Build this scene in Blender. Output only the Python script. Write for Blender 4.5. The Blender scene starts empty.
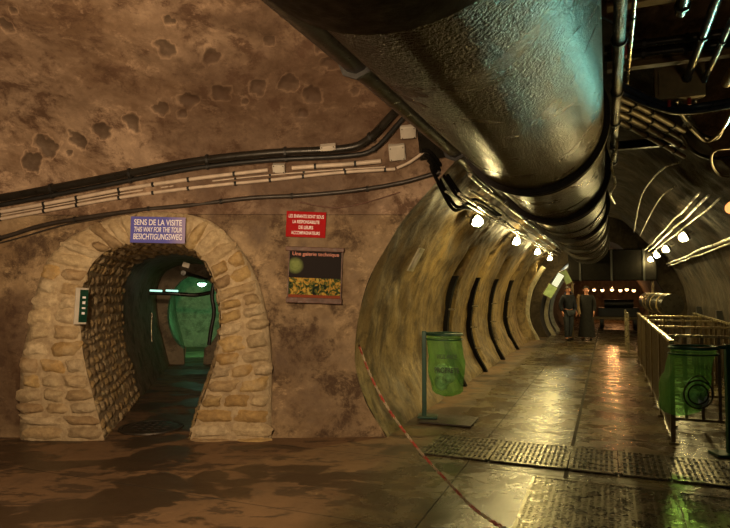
import bpy, bmesh, math, random
import numpy as np
from mathutils import Vector, Matrix, noise
random.seed(7)
PI = math.pi
SC = bpy.context.scene
COL = SC.collection

# ------------------------------------------------------------------ camera, world, light, exposure
cam_d = bpy.data.cameras.new('camera'); cam = bpy.data.objects.new('camera', cam_d); COL.objects.link(cam)
PITCH = math.atan(24/600)
cam.location = (0, 0, 1.6); cam.rotation_euler = (PI/2+PITCH, 0, 0)
cam_d.sensor_width = 36; cam_d.lens = 600/730*36; cam_d.clip_start = .05
SC.camera = cam
w = bpy.data.worlds.new('world'); SC.world = w; w.use_nodes = True
w.node_tree.nodes['Background'].inputs[0].default_value = (.02, .018, .012, 1)
w.node_tree.nodes['Background'].inputs[1].default_value = 0.2
SC.view_settings.view_transform = 'Standard'; SC.view_settings.look = 'None'
SC.view_settings.exposure = 0.0; SC.view_settings.gamma = 1

def light(name, typ, loc, power, color, size=.1, rot=None, parent=None, spot=None, blend=.6):
    d = bpy.data.lights.new(name, typ); d.energy = power; d.color = color
    if typ == 'AREA': d.size = size
    else: d.shadow_soft_size = size
    if typ == 'SPOT' and spot: d.spot_size = spot; d.spot_blend = blend
    o = bpy.data.objects.new(name, d); COL.objects.link(o); o.location = loc
    if rot is not None: o.rotation_euler = rot
    if parent: o.parent = parent
    return o
def aim(o, target):
    o.rotation_euler = (Vector(target)-o.location).to_track_quat('-Z', 'Y').to_euler()

WARM = (1, .70, .40)
GOLD = (1, .77, .27)
# warm lamps of the crossing gallery, behind and beside the camera
_l = light('crossing_lamp', 'SPOT', (-.75, .6, 2.35), 860, WARM, .10, spot=1.62, blend=.5); aim(_l, (-2.75, 6, 1.85))
_l = light('crossing_lamp', 'SPOT', (-1.6, .9, 1.2), 330, WARM, .10, spot=1.8, blend=.6); aim(_l, (-3.0, 4.2, 4.1))
_l = light('crossing_lamp', 'SPOT', (-.6, -.2, 2.3), 90, WARM, .15, spot=1.5, blend=.8); aim(_l, (-.6, 4.3, 0))
TH = math.atan(.405); CS, SN = math.cos(TH), math.sin(TH)
def G(u, s, z): return Vector((u*CS+s*SN, -u*SN+s*CS, z))      # gallery coordinates to world
def toG(x, y): return x*CS-y*SN, x*SN+y*CS
def at_depth(px, py, Y):
    r = Vector(((px-365)/600, 1, (264-py)/600))
    d = Matrix.Rotation(PITCH, 3, 'X') @ r
    t = Y/d.y
    return Vector((0, 0, 1.6)) + d*t

# ------------------------------------------------------------------ materials
class N:
    def __init__(s, name):
        s.m = bpy.data.materials.new(name); s.m.use_nodes = True; s.t = s.m.node_tree
        s.b = s.t.nodes['Principled BSDF']; s.out = s.t.nodes['Material Output']
    def n(s, typ, **kw):
        x = s.t.nodes.new(typ)
        for k, v in kw.items():
            if k.startswith('i_'): 
                key = k[2:]; key = int(key) if key.isdigit() else key.replace('_', ' ')
                s.set(x.inputs[key], v)
            else: setattr(x, k, v)
        return x
    def set(s, inp, v):
        if isinstance(v, bpy.types.NodeSocket): s.t.links.new(v, inp)
        else: inp.default_value = v
    def coord(s): return s.n('ShaderNodeTexCoord').outputs['Object']
    def map(s, v, scale=(1, 1, 1), rot=(0, 0, 0), loc=(0, 0, 0)):
        return s.n('ShaderNodeMapping', i_Vector=v, i_Scale=scale, i_Rotation=rot, i_Location=loc).outputs[0]
    def noise(s, v, sc, det=6, rough=.6, dist=0):
        return s.n('ShaderNodeTexNoise', i_Vector=v, i_Scale=sc, i_Detail=det, i_Roughness=rough, i_Distortion=dist).outputs['Fac']
    def ramp(s, f, stops):
        r = s.n('ShaderNodeValToRGB', i_0=f); cr = r.color_ramp
        while len(cr.elements) < len(stops): cr.elements.new(.5)
        for e, (p, c) in zip(cr.elements, stops):
            e.position = p; e.color = (c, c, c, 1) if isinstance(c, (int, float)) else (*c, 1)
        return r.outputs[0]
    def mix(s, f, a, b, mode='MIX'):
        x = s.n('ShaderNodeMix', data_type='RGBA', blend_type=mode)
        s.set(x.inputs[0], f); s.set(x.inputs[6], a if not isinstance(a, tuple) else (*a, 1)[:4]); s.set(x.inputs[7], b if not isinstance(b, tuple) else (*b, 1)[:4])
        return x.outputs[2]
    def math(s, op, a, b=0, c=0):
        x = s.n('ShaderNodeMath', operation=op); s.set(x.inputs[0], a); s.set(x.inputs[1], b)
        if op == 'MULTIPLY_ADD': s.set(x.inputs[2], c)
        return x.outputs[0]
    def bump(s, h, st=.5, d=.02, normal=None):
        x = s.n('ShaderNodeBump', i_Height=h, i_Strength=st, i_Distance=d)
        if normal is not None: s.set(x.inputs['Normal'], normal)
        return x.outputs[0]
    def attr(s, name): return s.n('ShaderNodeAttribute', attribute_name=name)
    def done(s, col=None, rough=None, metal=None, normal=None, **kw):
        I = s.b.inputs
        if col is not None: s.set(I['Base Color'], (*col, 1) if isinstance(col, tuple) and len(col) == 3 else col)
        if rough is not None: s.set(I['Roughness'], rough)
        if metal is not None: s.set(I['Metallic'], metal)
        if normal is not None: s.set(I['Normal'], normal)
        for k, v in kw.items(): s.set(I[k.replace('_', ' ')], v)
        return s.m

def simple(name, col, rough=.6, metal=0, var=.35, sc=8, bump=.15, spec=.5, dirt=None):
    n = N(name); v = n.coord()
    f = n.noise(v, sc, 5)
    dark = tuple(c*(1-var) for c in col); light_ = tuple(min(1, c*(1+var)) for c in col)
    c = n.ramp(f, [(.3, dirt or dark), (.7, light_)])
    rr = n.ramp(n.noise(v, sc*2.3, 4), [(.3, max(0, rough-.12)), (.7, min(1, rough+.12))])
    return n.done(c, rr, metal, n.bump(n.noise(v, sc*6, 4), bump, .01), Specular_IOR_Level=spec)

def emit(name, col, st):
    n = N(name); return n.done((.8, .8, .8), .4, Emission_Color=(*col, 1), Emission_Strength=st)

M = {}
def wall_mat(name, c1, c2, c3, streak=False, rough=(.55, .9), spall=False, wet=False):
    n = N(name); v = n.coord()
    big = n.noise(v, 1.1, 8, .70, .2)
    med = n.noise(v, 3.1, 9, .76, .25)
    fine = n.noise(v, 17, 6, .7)
    col = n.mix(n.ramp(big, [(.38, 0), (.62, 1)]), c1, c2)
    col = n.mix(n.ramp(med, [(.48, 0), (.60, .9)]), col, c3)
    pale = tuple(min(1, c*1.7) for c in c1)
    m2 = n.noise(n.map(v, (1, 1, 1.6), (0, 0, 0), (5, 3, 1)), 4.3, 9, .78, .2)
    col = n.mix(n.ramp(m2, [(.54, 0), (.68, .6)]), col, pale)
    if streak:
        vs = n.map(v, (1, 1, .12), (0, 0, 0))
        st = n.noise(n.map(v, (1, 1, .3), (0, 0, 0)), 5, 7, .65, .6)
        col = n.mix(n.ramp(st, [(.48, 0), (.66, .8)]), col, tuple(c*.5 for c in c3))
        st2 = n.noise(n.map(v, (1, 1, .35), (0, 0, 0), (9, 2, 4)), 4, 7, .65, .6)
        col = n.mix(n.ramp(st2, [(.52, 0), (.70, .5)]), col, tuple(min(1, c*1.35) for c in c1))
    col = n.mix(n.ramp(fine, [(.35, .75), (.65, 1.0)]), tuple(c*.55 for c in c3), col)
    h = n.math('MULTIPLY_ADD', fine, .35, n.math('MULTIPLY', med, .8))
    if spall:
        a = n.attr('spall').outputs['Fac']
        col = n.mix(n.ramp(a, [(.25, 0), (.6, .8)]), col, (.085, .055, .034))
        rim = n.ramp(a, [(.02, 0), (.12, .3), (.3, 0)])
        col = n.mix(rim, col, pale)
        b = n.attr('stain').outputs['Fac']
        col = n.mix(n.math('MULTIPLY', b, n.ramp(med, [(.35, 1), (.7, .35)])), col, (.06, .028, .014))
    r = n.ramp(med, [(.3, rough[0]), (.7, rough[1])])
    vor = n.n('ShaderNodeTexVoronoi', feature='DISTANCE_TO_EDGE', i_Vector=n.map(v, (.5, .5, .5)), i_Scale=1.3)
    M[name] = n.done(col, r, 0, n.bump(h, .55, .035))
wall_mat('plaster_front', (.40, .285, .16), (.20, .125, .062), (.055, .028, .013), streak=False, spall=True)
wall_mat('plaster_vault', (.43, .30, .20), (.20, .12, .068), (.09, .043, .022), spall=True)
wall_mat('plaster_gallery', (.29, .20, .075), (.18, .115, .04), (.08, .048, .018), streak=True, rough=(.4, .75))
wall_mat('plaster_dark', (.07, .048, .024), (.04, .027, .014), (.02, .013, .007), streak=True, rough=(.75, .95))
wall_mat('plaster_tunnel', (.34, .27, .18), (.24, .18, .12), (.13, .10, .065), rough=(.55, .85))

def floor_mat():
    n = N('wet_concrete'); v = n.coord()
    g = n.n('ShaderNodeVectorRotate', i_Vector=v, i_Angle=TH, rotation_type='Z_AXIS').outputs[0]
    sp = n.n('ShaderNodeSeparateXYZ', i_0=g); U, S = sp.outputs[0], sp.outputs[1]
    big = n.noise(v, .8, 7, .6, .4); med = n.noise(v, 3.5, 8, .65, .6); fine = n.noise(v, 26, 6, .7)
    crossing = n.mix(n.ramp(big, [(.4, 0), (.6, 1)]), (.21, .125, .062), (.15, .088, .044))
    gal = n.mix(n.ramp(big, [(.4, 0), (.6, 1)]), (.13, .10, .045), (.08, .06, .028))
    zone = n.ramp(n.math('MULTIPLY_ADD', U, .5, 1.45), [(.45, 0), (.6, 1)])
    col = n.mix(zone, crossing, gal)
    wetm = n.noise(n.map(v, (1, 1.6, 1), (0, 0, 0), (2.2, 1, 0)), .95, 8, .62, .25)
    wet = n.ramp(wetm, [(.50, 0), (.535, 1)])
    w2 = n.attr('wet').outputs['Fac']
    w2n = n.ramp(n.math('ADD', w2, n.math('MULTIPLY_ADD', med, .9, -.45)), [(.42, 0), (.5, 1)])
    wet = n.math('MAXIMUM', wet, w2n)
    col = n.mix(n.math('MULTIPLY', wet, .8), col, (.028, .018, .010))
    spk = n.noise(n.map(v, (1, 2.2, 1), (0, 0, 0), (4, 7, 1)), 2.6, 8, .68, .4)
    col = n.mix(n.ramp(spk, [(.53, 0), (.58, .8)]), col, (.05, .03, .016))
    col = n.mix(n.ramp(med, [(.55, 0), (.7, .5)]), col, (.055, .038, .02))
    # slab joints of the gallery floor
    def line(c, pos, wd):
        return n.math('LESS_THAN', n.math('ABSOLUTE', n.math('SUBTRACT', c, pos)), wd)
    Uw = n.math('ADD', U, n.math('MULTIPLY_ADD', fine, .012, -.006))
    j = n.math('MAXIMUM', line(Uw, -.36, .017), line(Uw, -1.22, .006))
    fr = n.math('FRACT', n.math('DIVIDE', S, 1.55))
    jt = line(fr, .5, .005)
    ing = n.math('MULTIPLY', n.math('GREATER_THAN', S, 6.5), n.math('GREATER_THAN', U, -1.9))
    j = n.math('MULTIPLY', n.math('MAXIMUM', j, n.math('MULTIPLY', jt, .6)), n.math('MAXIMUM', ing, line(S, 3, 3)))
    col = n.mix(n.math('MULTIPLY', j, .8), col, (.01, .008, .005))
    rg = n.ramp(med, [(.35, .14), (.62, .40)])
    rc = n.ramp(med, [(.3, .55), (.7, .85)])
    rr = n.mix(zone, rc, rg)
    rr = n.mix(n.math('MULTIPLY', wet, .55), rr, (.22, .22, .22))
    rr = n.mix(j, rr, (.95, .95, .95))
    h = n.math('MULTIPLY_ADD', fine, .25, n.math('MULTIPLY', med, .8))
    h = n.math('SUBTRACT', h, n.math('MULTIPLY', j, 1.2))
    M['floor'] = n.done(col, rr, 0, n.bump(h, .35, .02))
floor_mat()

def pipe_mat():
    n = N('corroded_steel'); v = n.coord()
    med = n.noise(v, 2.4, 8, .65, .6); fine = n.noise(v, 58, 4, .6)
    st = n.noise(n.map(v, (3, .5, 3)), 3, 6)
    col = n.mix(n.ramp(med, [(.4, 0), (.65, 1)]), (.062, .044, .022), (.03, .02, .009))
    col = n.mix(n.ramp(st, [(.5, 0), (.7, .6)]), col, (.025, .018, .010))
    r = n.ramp(med, [(.3, .24), (.7, .36)])
    M['pipe'] = n.done(col, r, .30, n.bump(n.math('MULTIPLY_ADD', n.noise(v, 110, 3), .5, fine), 1.0, .034), Specular_IOR_Level=.12)
pipe_mat()

def stone_mat():
    n = N('rubble_stone'); v = n.coord()
    a = n.n('ShaderNodeVertexColor', layer_name='stone').outputs['Color']
    f = n.noise(v, 14, 7, .7); f2 = n.noise(v, 5, 6, .6)
    col = n.mix(n.ramp(f, [(.4, .5), (.65, 0)]), a, (.14, .08, .035))
    col = n.mix(n.ramp(f2, [(.5, 0), (.68, .45)]), col, (.56, .45, .29))
    M['stone'] = n.done(col, .85, 0, n.bump(n.math('MULTIPLY_ADD', n.noise(v, 45, 5), .4, f), .7, .03))
stone_mat()

M['black'] = simple('black_rubber', (.012, .011, .010), .5)
M['pipeblack'] = simple('black_painted_steel', (.02, .017, .013), .35, .3)
M['mattblack'] = simple('matt_black', (.006, .005, .004), .95, spec=.1)  # flat matt black for the slot strips, cable tangle and box duct
M['flange'] = simple('dark_rusty_flange', (.022, .016, .010), .6, .2)
M['white'] = simple('white_plastic_conduit', (.52, .42, .33), .5, var=.2)
M['boxwhite'] = simple('white_junction_box', (.50, .45, .38), .5, var=.12)
M['cable'] = simple('dark_cable', (.03, .022, .017), .45)
M['cablebrown'] = simple('brown_cable', (.12, .05, .03), .5)
M['bluecable'] = simple('blue_pipe', (.018, .026, .05), .35)
M['galv'] = simple('galvanised_conduit', (.42, .38, .28), .3, .8)
M['tan'] = simple('tan_painted_conduit', (.26, .19, .09), .5)
M['tanbox'] = simple('tan_box', (.24, .18, .09), .6)
M['redpaint'] = simple('red_paint', (.35, .03, .02), .5)
M['greenpaint'] = simple('green_painted_steel', (.008, .05, .03), .4, .2)
M['rail'] = simple('brown_steel_railing', (.13, .095, .05), .38, .6)
M['railtop'] = simple('worn_top_rail', (.42, .35, .2), .28, .8)
M['grate'] = simple('steel_grate', (.16, .145, .10), .3, .85, sc=4)
M['cover'] = simple('iron_cover', (.05, .04, .03), .5, .4)
M['wood'] = simple('dark_wood_frame', (.09, .033, .018), .55, sc=14)
M['ring'] = simple('pale_plaster_ring', (.42, .38, .26), .6)
M['letter'] = simple('white_lettering', (.85, .82, .85), .5, var=.02, bump=0)
M['letterblack'] = simple('dark_lettering', (.01, .02, .012), .5, var=.02, bump=0)
M['letterred'] = simple('pink_lettering', (.55, .16, .10), .5, var=.02, bump=0)
M['signred'] = simple('red_enamel', (.36, .008, .010), .75, spec=.15, var=.1, bump=0)
M['chainred'] = simple('red_plastic_link', (.38, .03, .025), .4)
M['chainwhite'] = simple('white_plastic_link', (.42, .33, .22), .4)
M['skin'] = simple('skin', (.5, .22, .14), .6, bump=.05)
M['hair'] = simple('dark_hair', (.03, .02, .012), .6)
M['navy'] = simple('dark_navy_cloth', (.012, .014, .022), .9)
M['jeans'] = simple('dark_jeans', (.025, .03, .04), .9)
M['blueshirt'] = simple('blue_cloth', (.04, .07, .22), .9)
M['tancloth'] = simple('tan_cloth', (.22, .14, .07), .9)
M['blackcloth'] = simple('black_cloth', (.008, .007, .007), .9)
M['litter'] = simple('crumpled_litter', (.42, .46, .46), .5, var=.8, sc=12)
M['bulb'] = emit('glowing_bulb', (1, .78, .32), 200)
M['bulbamber'] = emit('amber_bulb', (1, .36, .1), 1.6)
M['bulbwarm'] = emit('small_warm_lamp', (1, .55, .22), 9)
M['bulbcool'] = emit('cool_bulb', (.7, 1, .7), 3)
M['tube'] = emit('green_white_tube', (.45, 1, .8), 1.2)
M['panel'] = emit('lit_panel', (.75, 1, .8), .5)
def bluesign():
    n = N('blue_enamel'); v = n.coord()
    x = n.n('ShaderNodeSeparateXYZ', i_0=v).outputs[0]
    f = n.math('ADD', n.math('MULTIPLY_ADD', x, 3.2, -.25), n.math('MULTIPLY', n.noise(v, 5), .25))
    M['signblue'] = n.done(n.ramp(f, [(.15, (.10, .10, .42)), (.95, (.36, .29, .44))]), .7, Specular_IOR_Level=.2)
bluesign()
def bagmat():
    n = N('translucent_green_bag'); v = n.coord()
    nn = n.noise(v, 9, 5)
    p = n.done(n.ramp(nn, [(.35, (.16, .38, .12)), (.65, (.50, .70, .30))]), .3, 0, n.bump(n.noise(v, 22, 4, .6, 1.5), .6, .02))
    tr = n.n('ShaderNodeBsdfTransparent', i_Color=(.62, .92, .55, 1))
    tl = n.n('ShaderNodeBsdfTranslucent', i_Color=(.2, .45, .15, 1))
    m1 = n.n('ShaderNodeMixShader', i_0=.35, i_1=n.b.outputs[0], i_2=tl.outputs[0])
    m2 = n.n('ShaderNodeMixShader', i_0=.74, i_1=m1.outputs[0], i_2=tr.outputs[0])
    n.t.links.new(m2.outputs[0], n.out.inputs[0]); M['bag'] = n.m
bagmat()
def postermat():
    n = N('printed_poster'); v = n.coord()
    sp = n.n('ShaderNodeSeparateXYZ', i_0=v); x, z = sp.outputs[0], sp.outputs[2]
    low = n.math('LESS_THAN', z, -.035)
    ln = n.noise(n.map(v, (1, 1, 1), (0, .6, 0)), 14, 4, .6, 1.5)
    pic = n.ramp(ln, [(.36, (.006, .01, .006)), (.47, (.06, .09, .02)), (.56, (.50, .26, .04)), (.66, (.35, .40, .10)), (.75, (.15, .03, .01))])
    blob = n.ramp(n.n('ShaderNodeTexGradient', gradient_type='SPHERICAL', i_0=n.map(v, (10, 1, 10), (0, 0, 0), (2.15, 0, -.95))).outputs[0], [(.05, 0), (.5, 1)])
    top = n.mix(blob, (.014, .010, .010), n.mix(ln, (.05, .08, .02), (.30, .36, .12)))
    col = n.mix(low, top, pic)
    band = n.math('LESS_THAN', z, -.215)
    col = n.mix(band, col, (.22, .05, .02))
    M['poster'] = n.done(col, .7, Specular_IOR_Level=.15)
postermat()

# ------------------------------------------------------------------ mesh helpers
class MB:
    def __init__(s): s.v = []; s.f = []; s.c = []
    def add(s, vs, fs):
        b = len(s.v); s.v += [tuple(v) for v in vs]; s.f += [tuple(b+i for i in f) for f in fs]; return b
    def box(s, c, size, mat=None):
        x, y, z = [k/2 for k in size]
        vs = [Vector((i*x, j*y, k*z)) for i in (-1, 1) for j in (-1, 1) for k in (-1, 1)]
        if mat: vs = [mat @ v for v in vs]
        s.add([v+Vector(c) for v in vs], [(0, 1, 3, 2), (4, 6, 7, 5), (0, 4, 5, 1), (2, 3, 7, 6), (0, 2, 6, 4), (1, 5, 7, 3)])
    def tube(s, pts, r, seg=8, cap=True, closed=False):
        pts = [Vector(p) for p in pts]; n = len(pts)
        rs = r if isinstance(r, (list, tuple)) else [r]*n
        vs = []; up = None
        for i, p in enumerate(pts):
            if closed: t = (pts[(i+1) % n]-pts[i-1])
            else: t = pts[min(i+1, n-1)]-pts[max(i-1, 0)]
            t.normalize()
            if up is None:
                up = Vector((0, 0, 1)) if abs(t.z) < .9 else Vector((1, 0, 0))
            a = (up - t*up.dot(t)).normalized(); b = t.cross(a); up = a
            for k in range(seg):
                an = 2*PI*k/seg; vs.append(p + (a*math.cos(an)+b*math.sin(an))*rs[i])
        fs = []
        for i in range(n if closed else n-1):
            j = (i+1) % n
            for k in range(seg):
                q = (k+1) % seg; fs.append((i*seg+k, i*seg+q, j*seg+q, j*seg+k))
        if cap and not closed:
            fs.append(tuple(range(seg))[::-1]); fs.append(tuple((n-1)*seg+k for k in range(seg)))
        s.add(vs, fs)
    def lathe(s, prof, seg=24, mat=None, loc=(0, 0, 0)):   # prof: (r, z)
        vs = []; loc = Vector(loc)
        for r, z in prof:
            for k in range(seg):
                a = 2*PI*k/seg; v = Vector((r*math.cos(a), r*math.sin(a), z))
                vs.append((mat @ v if mat else v)+loc)
        fs = [(i*seg+k, i*seg+(k+1) % seg, (i+1)*seg+(k+1) % seg, (i+1)*seg+k) for i in range(len(prof)-1) for k in range(seg)]
        s.add(vs, fs)
    def build(s, name, mat, parent=None, smooth=True, bevel=0, origin=None):
        me = bpy.data.meshes.new(name)
        vs = s.v
        if origin is not None: o3 = Vector(origin); vs = [tuple(Vector(v)-o3) for v in vs]
        me.from_pydata(vs, [], s.f); me.materials.append(M[mat] if isinstance(mat, str) else mat)
        if smooth:
            me.polygons.foreach_set('use_smooth', [True]*len(me.polygons))
            try: me.set_sharp_from_angle(angle=.7)
            except Exception: pass
        o = bpy.data.objects.new(name, me); COL.objects.link(o)
        if origin is not None: o.location = origin
        if parent: o.parent = parent
        if bevel:
            b = o.modifiers.new('bevel', 'BEVEL'); b.width = bevel; b.segments = 2; b.limit_method = 'ANGLE'
        return o
def tag(o, label, cat, group=None, kind=None):
    o['label'] = label; o['category'] = cat
    if group: o['group'] = group
    if kind: o['kind'] = kind
    return o
def struct(o, label=None, cat='structure'):
    o['kind'] = 'structure'; o['category'] = cat
    if label: o['label'] = label
    return o
def empty(name, loc=(0, 0, 0), rz=0):
    o = bpy.data.objects.new(name, None); COL.objects.link(o); o.location = loc; o.rotation_euler = (0, 0, rz)
    o.empty_display_size = .1; return o
def copy_tree(o, parent=None):
    c = o.copy(); COL.objects.link(c); c.parent = parent
    for ch in o.children: copy_tree(ch, c)
    return c
def spline(pts, k=6):
    P = [Vector(p) for p in pts]; P = [P[0]*2-P[1]]+P+[P[-1]*2-P[-2]]; out = []
    for i in range(1, len(P)-2):
        for j in range(k):
            t = j/k; a, b, c, d = P[i-1:i+3]
            out.append(.5*((2*b)+(c-a)*t+(2*a-5*b+4*c-d)*t*t+(3*b-a-3*c+d)*t**3))
    out.append(P[-2]); return out
def text(s, size, mat, parent, loc, rot=(PI/2, 0, 0), name='lettering', width=None, depth=.0015, shear=0):
    cu = bpy.data.curves.new(name, 'FONT'); cu.body = s; cu.size = size; cu.align_x = 'CENTER'; cu.align_y = 'CENTER'; cu.extrude = depth; cu.offset = size*.010; cu.shear = shear
    tmp = bpy.data.objects.new('tmp', cu); COL.objects.link(tmp)
    bpy.context.view_layer.update()
    me = bpy.data.meshes.new_from_object(tmp.evaluated_get(bpy.context.evaluated_depsgraph_get()))
    bpy.data.objects.remove(tmp)
    me.materials.clear(); me.materials.append(M[mat])
    if width:
        xs = [v.co.x for v in me.vertices]; k = width/(max(xs)-min(xs))
        for v in me.vertices: v.co.x *= k
    o = bpy.data.objects.new(name, me); COL.objects.link(o); o.location = loc; o.rotation_euler = rot; o.parent = parent
    return o

# ------------------------------------------------------------------ the air volumes: crossing gallery, main gallery, side tunnel
YC, YA, ZS, ZB = 2.9, 3.62, 2.4, 1.75
U0, ZG = -.17, 1.25
half = [(1.95, -.35), (2.07, 0), (2.28, .4), (2.38, .9), (2.27, 1.6), (2.03, 2.1), (1.85, 2.4), (1.53, 2.75), (1.22, 3.05), (.86, 3.45), (.5, 3.75), (0, 3.9)]
# ovoid profile as radius against angle around (U0, ZG), from straight down over the left to straight up
_hp = spline([Vector((h, z, 0)) for h, z in half], 8)
_an = np.array([math.atan2(p.x, -(p.y-ZG)) for p in _hp]); _rd = np.array([math.hypot(p.x, p.y-ZG) for p in _hp])
def RG(phi): return np.interp(phi, _an, _rd)
def fGal(P):
    u = P[:, 0]*CS-P[:, 1]*SN - U0; z = P[:, 2]-ZG; s = P[:, 0]*SN+P[:, 1]*CS
    phi = np.arctan2(np.abs(u), -z)
    f = np.hypot(u, z)-RG(phi)
    return np.maximum(f, -(s+3.0))
def fCross(P):
    y = (P[:, 1]-YC)/YA; z = (P[:, 2]-ZS)/ZB
    f = np.where(P[:, 2] < ZS, np.abs(P[:, 1]-YC)-YA, (np.sqrt(y*y+z*z)-1)*(ZB+(YA-ZB)*np.abs(y)/np.maximum(np.sqrt(y*y+z*z), 1e-6)))
    return f
YW = YC+YA      # 6.52, the front wall
YF = YW-.16     # face of the stone surround
def pxz(px, py, Y=YF): p = at_depth(px, py, Y); return (p.x, p.z)
inner = [pxz(*p) for p in [(104, 440), (92, 402), (82, 360), (78, 322), (80, 290), (91, 262), (113, 247), (148, 240), (184, 245), (204, 261), (216, 290), (220, 325), (214, 365), (201, 402), (187, 440)]]
outer = [pxz(*p) for p in [(18, 440), (17, 402), (19, 360), (27, 322), (35, 285), (50, 253), (85, 227), (140, 212), (200, 217), (232, 241), (254, 276), (265, 316), (270, 360), (270, 402), (270, 440)]]
inner[0] = (inner[0][0], -.05); inner[-1] = (inner[-1][0], -.05); outer[0] = (outer[0][0], -.05); outer[-1] = (outer[-1][0], -.05)
INs = [(p.x, p.y) for p in spline([Vector((x, z, 0)) for x, z in inner], 8)]
OUs = [(p.x, p.y) for p in spline([Vector((x, z, 0)) for x, z in outer], 8)]
NT = len(INs)
def along(L, t):
    x = t*(len(L)-1); i = min(int(x), len(L)-2); f = x-i
    return Vector((L[i][0]*(1-f)+L[i+1][0]*f, L[i][1]*(1-f)+L[i+1][1]*f))
TDX = -.215
def poly_dist(X, Z, poly):
    poly = np.array(poly); n = len(poly); d = np.full(X.shape, 1e9); ins = np.zeros(X.shape, bool)
    for i in range(n):
        a, b = poly[i], poly[(i+1) % n]; e = b-a
        if i < n-1:
            t = np.clip(((X-a[0])*e[0]+(Z-a[1])*e[1])/max(e@e, 1e-12), 0, 1)
            d = np.minimum(d, np.hypot(X-a[0]-t*e[0], Z-a[1]-t*e[1]))
        c = ((a[1] > Z) != (b[1] > Z)) & (X < (b[0]-a[0])*(Z-a[1])/(b[1]-a[1]+1e-12)+a[0]); ins ^= c
    return np.where(ins, -d, d)
MID = [((a[0]*.8+b[0]*.2), (a[1]*.8+b[1]*.2)) for a, b in zip(INs, OUs)]
def fTun(P): return poly_dist(P[:, 0], P[:, 2], MID)

def rayhit(px, py, back=0.0):
    d = (at_depth(px, py, 1)-Vector((0, 0, 1.6))).normalized(); o = Vector((0, 0, 1.6)); t = .5
    for _ in range(4000):
        p = o+d*t; A = np.array([[p.x, p.y, p.z]])
        if fCross(A)[0] > -back and fGal(A)[0] > -back: break
        t += .005
    return p
def wallhit(px, py, back=0.0):
    d = (at_depth(px, py, 1)-Vector((0, 0, 1.6))).normalized(); o = Vector((0, 0, 1.6)); t = .5
    for _ in range(4000):
        p = o+d*t
        if fCross(np.array([[p.x, p.y, p.z]]))[0] > -back: break
        t += .005
    return p

def clip(V, T, f, extra=None):
    """keep the part of the triangles where f > 0"""
    k = f > 0; n = k[T].sum(1)
    keep = T[n == 3]; cut = T[(n == 1) | (n == 2)]
    V = list(map(tuple, V)); ex = list(extra) if extra is not None else None
    new = []; cache = {}
    def mid(a, b):
        key = (min(a, b), max(a, b))
        if key not in cache:
            t = f[a]/(f[a]-f[b]); cache[key] = len(V)
            V.append(tuple(V[a][i]+(V[b][i]-V[a][i])*t for i in range(3)))
            if ex is not None: ex.append(ex[a]+(ex[b]-ex[a])*t)
        return cache[key]
    for tri in cut:
        t = [int(i) for i in tri]
        ins = [k[i] for i in t]
        if sum(ins) == 1:
            i = ins.index(True); a, b, c = t[i], t[(i+1) % 3], t[(i+2) % 3]
            new.append((a, mid(a, b), mid(a, c)))
        else:
            i = ins.index(False); a, b, c = t[i], t[(i+1) % 3], t[(i+2) % 3]
            ab, ac = mid(a, b), mid(a, c); new += [(ab, b, c), (ab, c, ac)]
    T2 = np.concatenate([keep, np.array(new, dtype=int).reshape(-1, 3)])
    return np.array(V), T2, (np.array(ex) if ex is not None else None)
def compact(V, T, ex):
    u, inv = np.unique(T, return_inverse=True)
    return V[u], inv.reshape(-1, 3), (ex[u] if ex is not None else None)
def mesh_np(name, V, T, mat, attrs=None):
    me = bpy.data.meshes.new(name); me.from_pydata([tuple(v) for v in V], [], [tuple(int(i) for i in t) for t in T])
    me.materials.append(M[mat]); me.polygons.foreach_set('use_smooth', [True]*len(me.polygons))
    if attrs is not None:
        for k, nm in enumerate(('spall', 'stain')):
            a = me.attributes.new(nm, 'FLOAT', 'POINT'); a.data.foreach_set('value', attrs[:, k].astype(np.float32))
    o = bpy.data.objects.new(name, me); COL.objects.link(o); return o
def gridT(nu, nv):
    i, j = np.meshgrid(np.arange(nu-1), np.arange(nv-1), indexing='ij')
    a = (i*nv+j).ravel(); b = a+nv; c = b+1; d = a+1
    return np.concatenate([np.stack([a, b, c], 1), np.stack([a, c, d], 1)])
def fbm(p, sc, o=4): return noise.fractal(Vector(p)*sc, .6, 2.0, o)

# ---- crossing gallery shell
sp_px = [(164, 48, .085), (211, 57, .08), (290, 83, .10), (258, 87, .085), (222, 92, .095), (190, 100, .10), (160, 110, .085), (132, 122, .085), (103, 130, .10), (77, 140, .09), (47, 148, .12), (31, 162, .11), (312, 95, .10), (268, 42, .05), (322, 45, .06), (68, 153, .04), (183, 113, .04), (245, 100, .035), (5, 26, .05), (170, 20, .035), (330, 62, .08), (302, 113, .05), (12, 12, .03), (372, 74, .07), (356, 92, .04)]
spalls = [(np.array(wallhit(a, b)), r) for a, b, r in sp_px] + [(np.array([-1.2, YW, 2.02]), .0)]
dark_patch_c = [(wallhit(300, 120), 1.5, .9), (wallhit(225, 140), .9, .8), (wallhit(330, 30), .8, .5), (wallhit(60, 60), 1.0, .35), (wallhit(150, 90), .8, .45), (Vector((-.75, YW, .95)), .42, .8), (Vector((-.1, YW, .5)), .6, .5), (Vector((-3.9, YW, .7)), .75, 1.0), (Vector((-3.75, YW, 1.3)), .35, .9)]  # dark patches on vault and front wall, last two left of the arch
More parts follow.
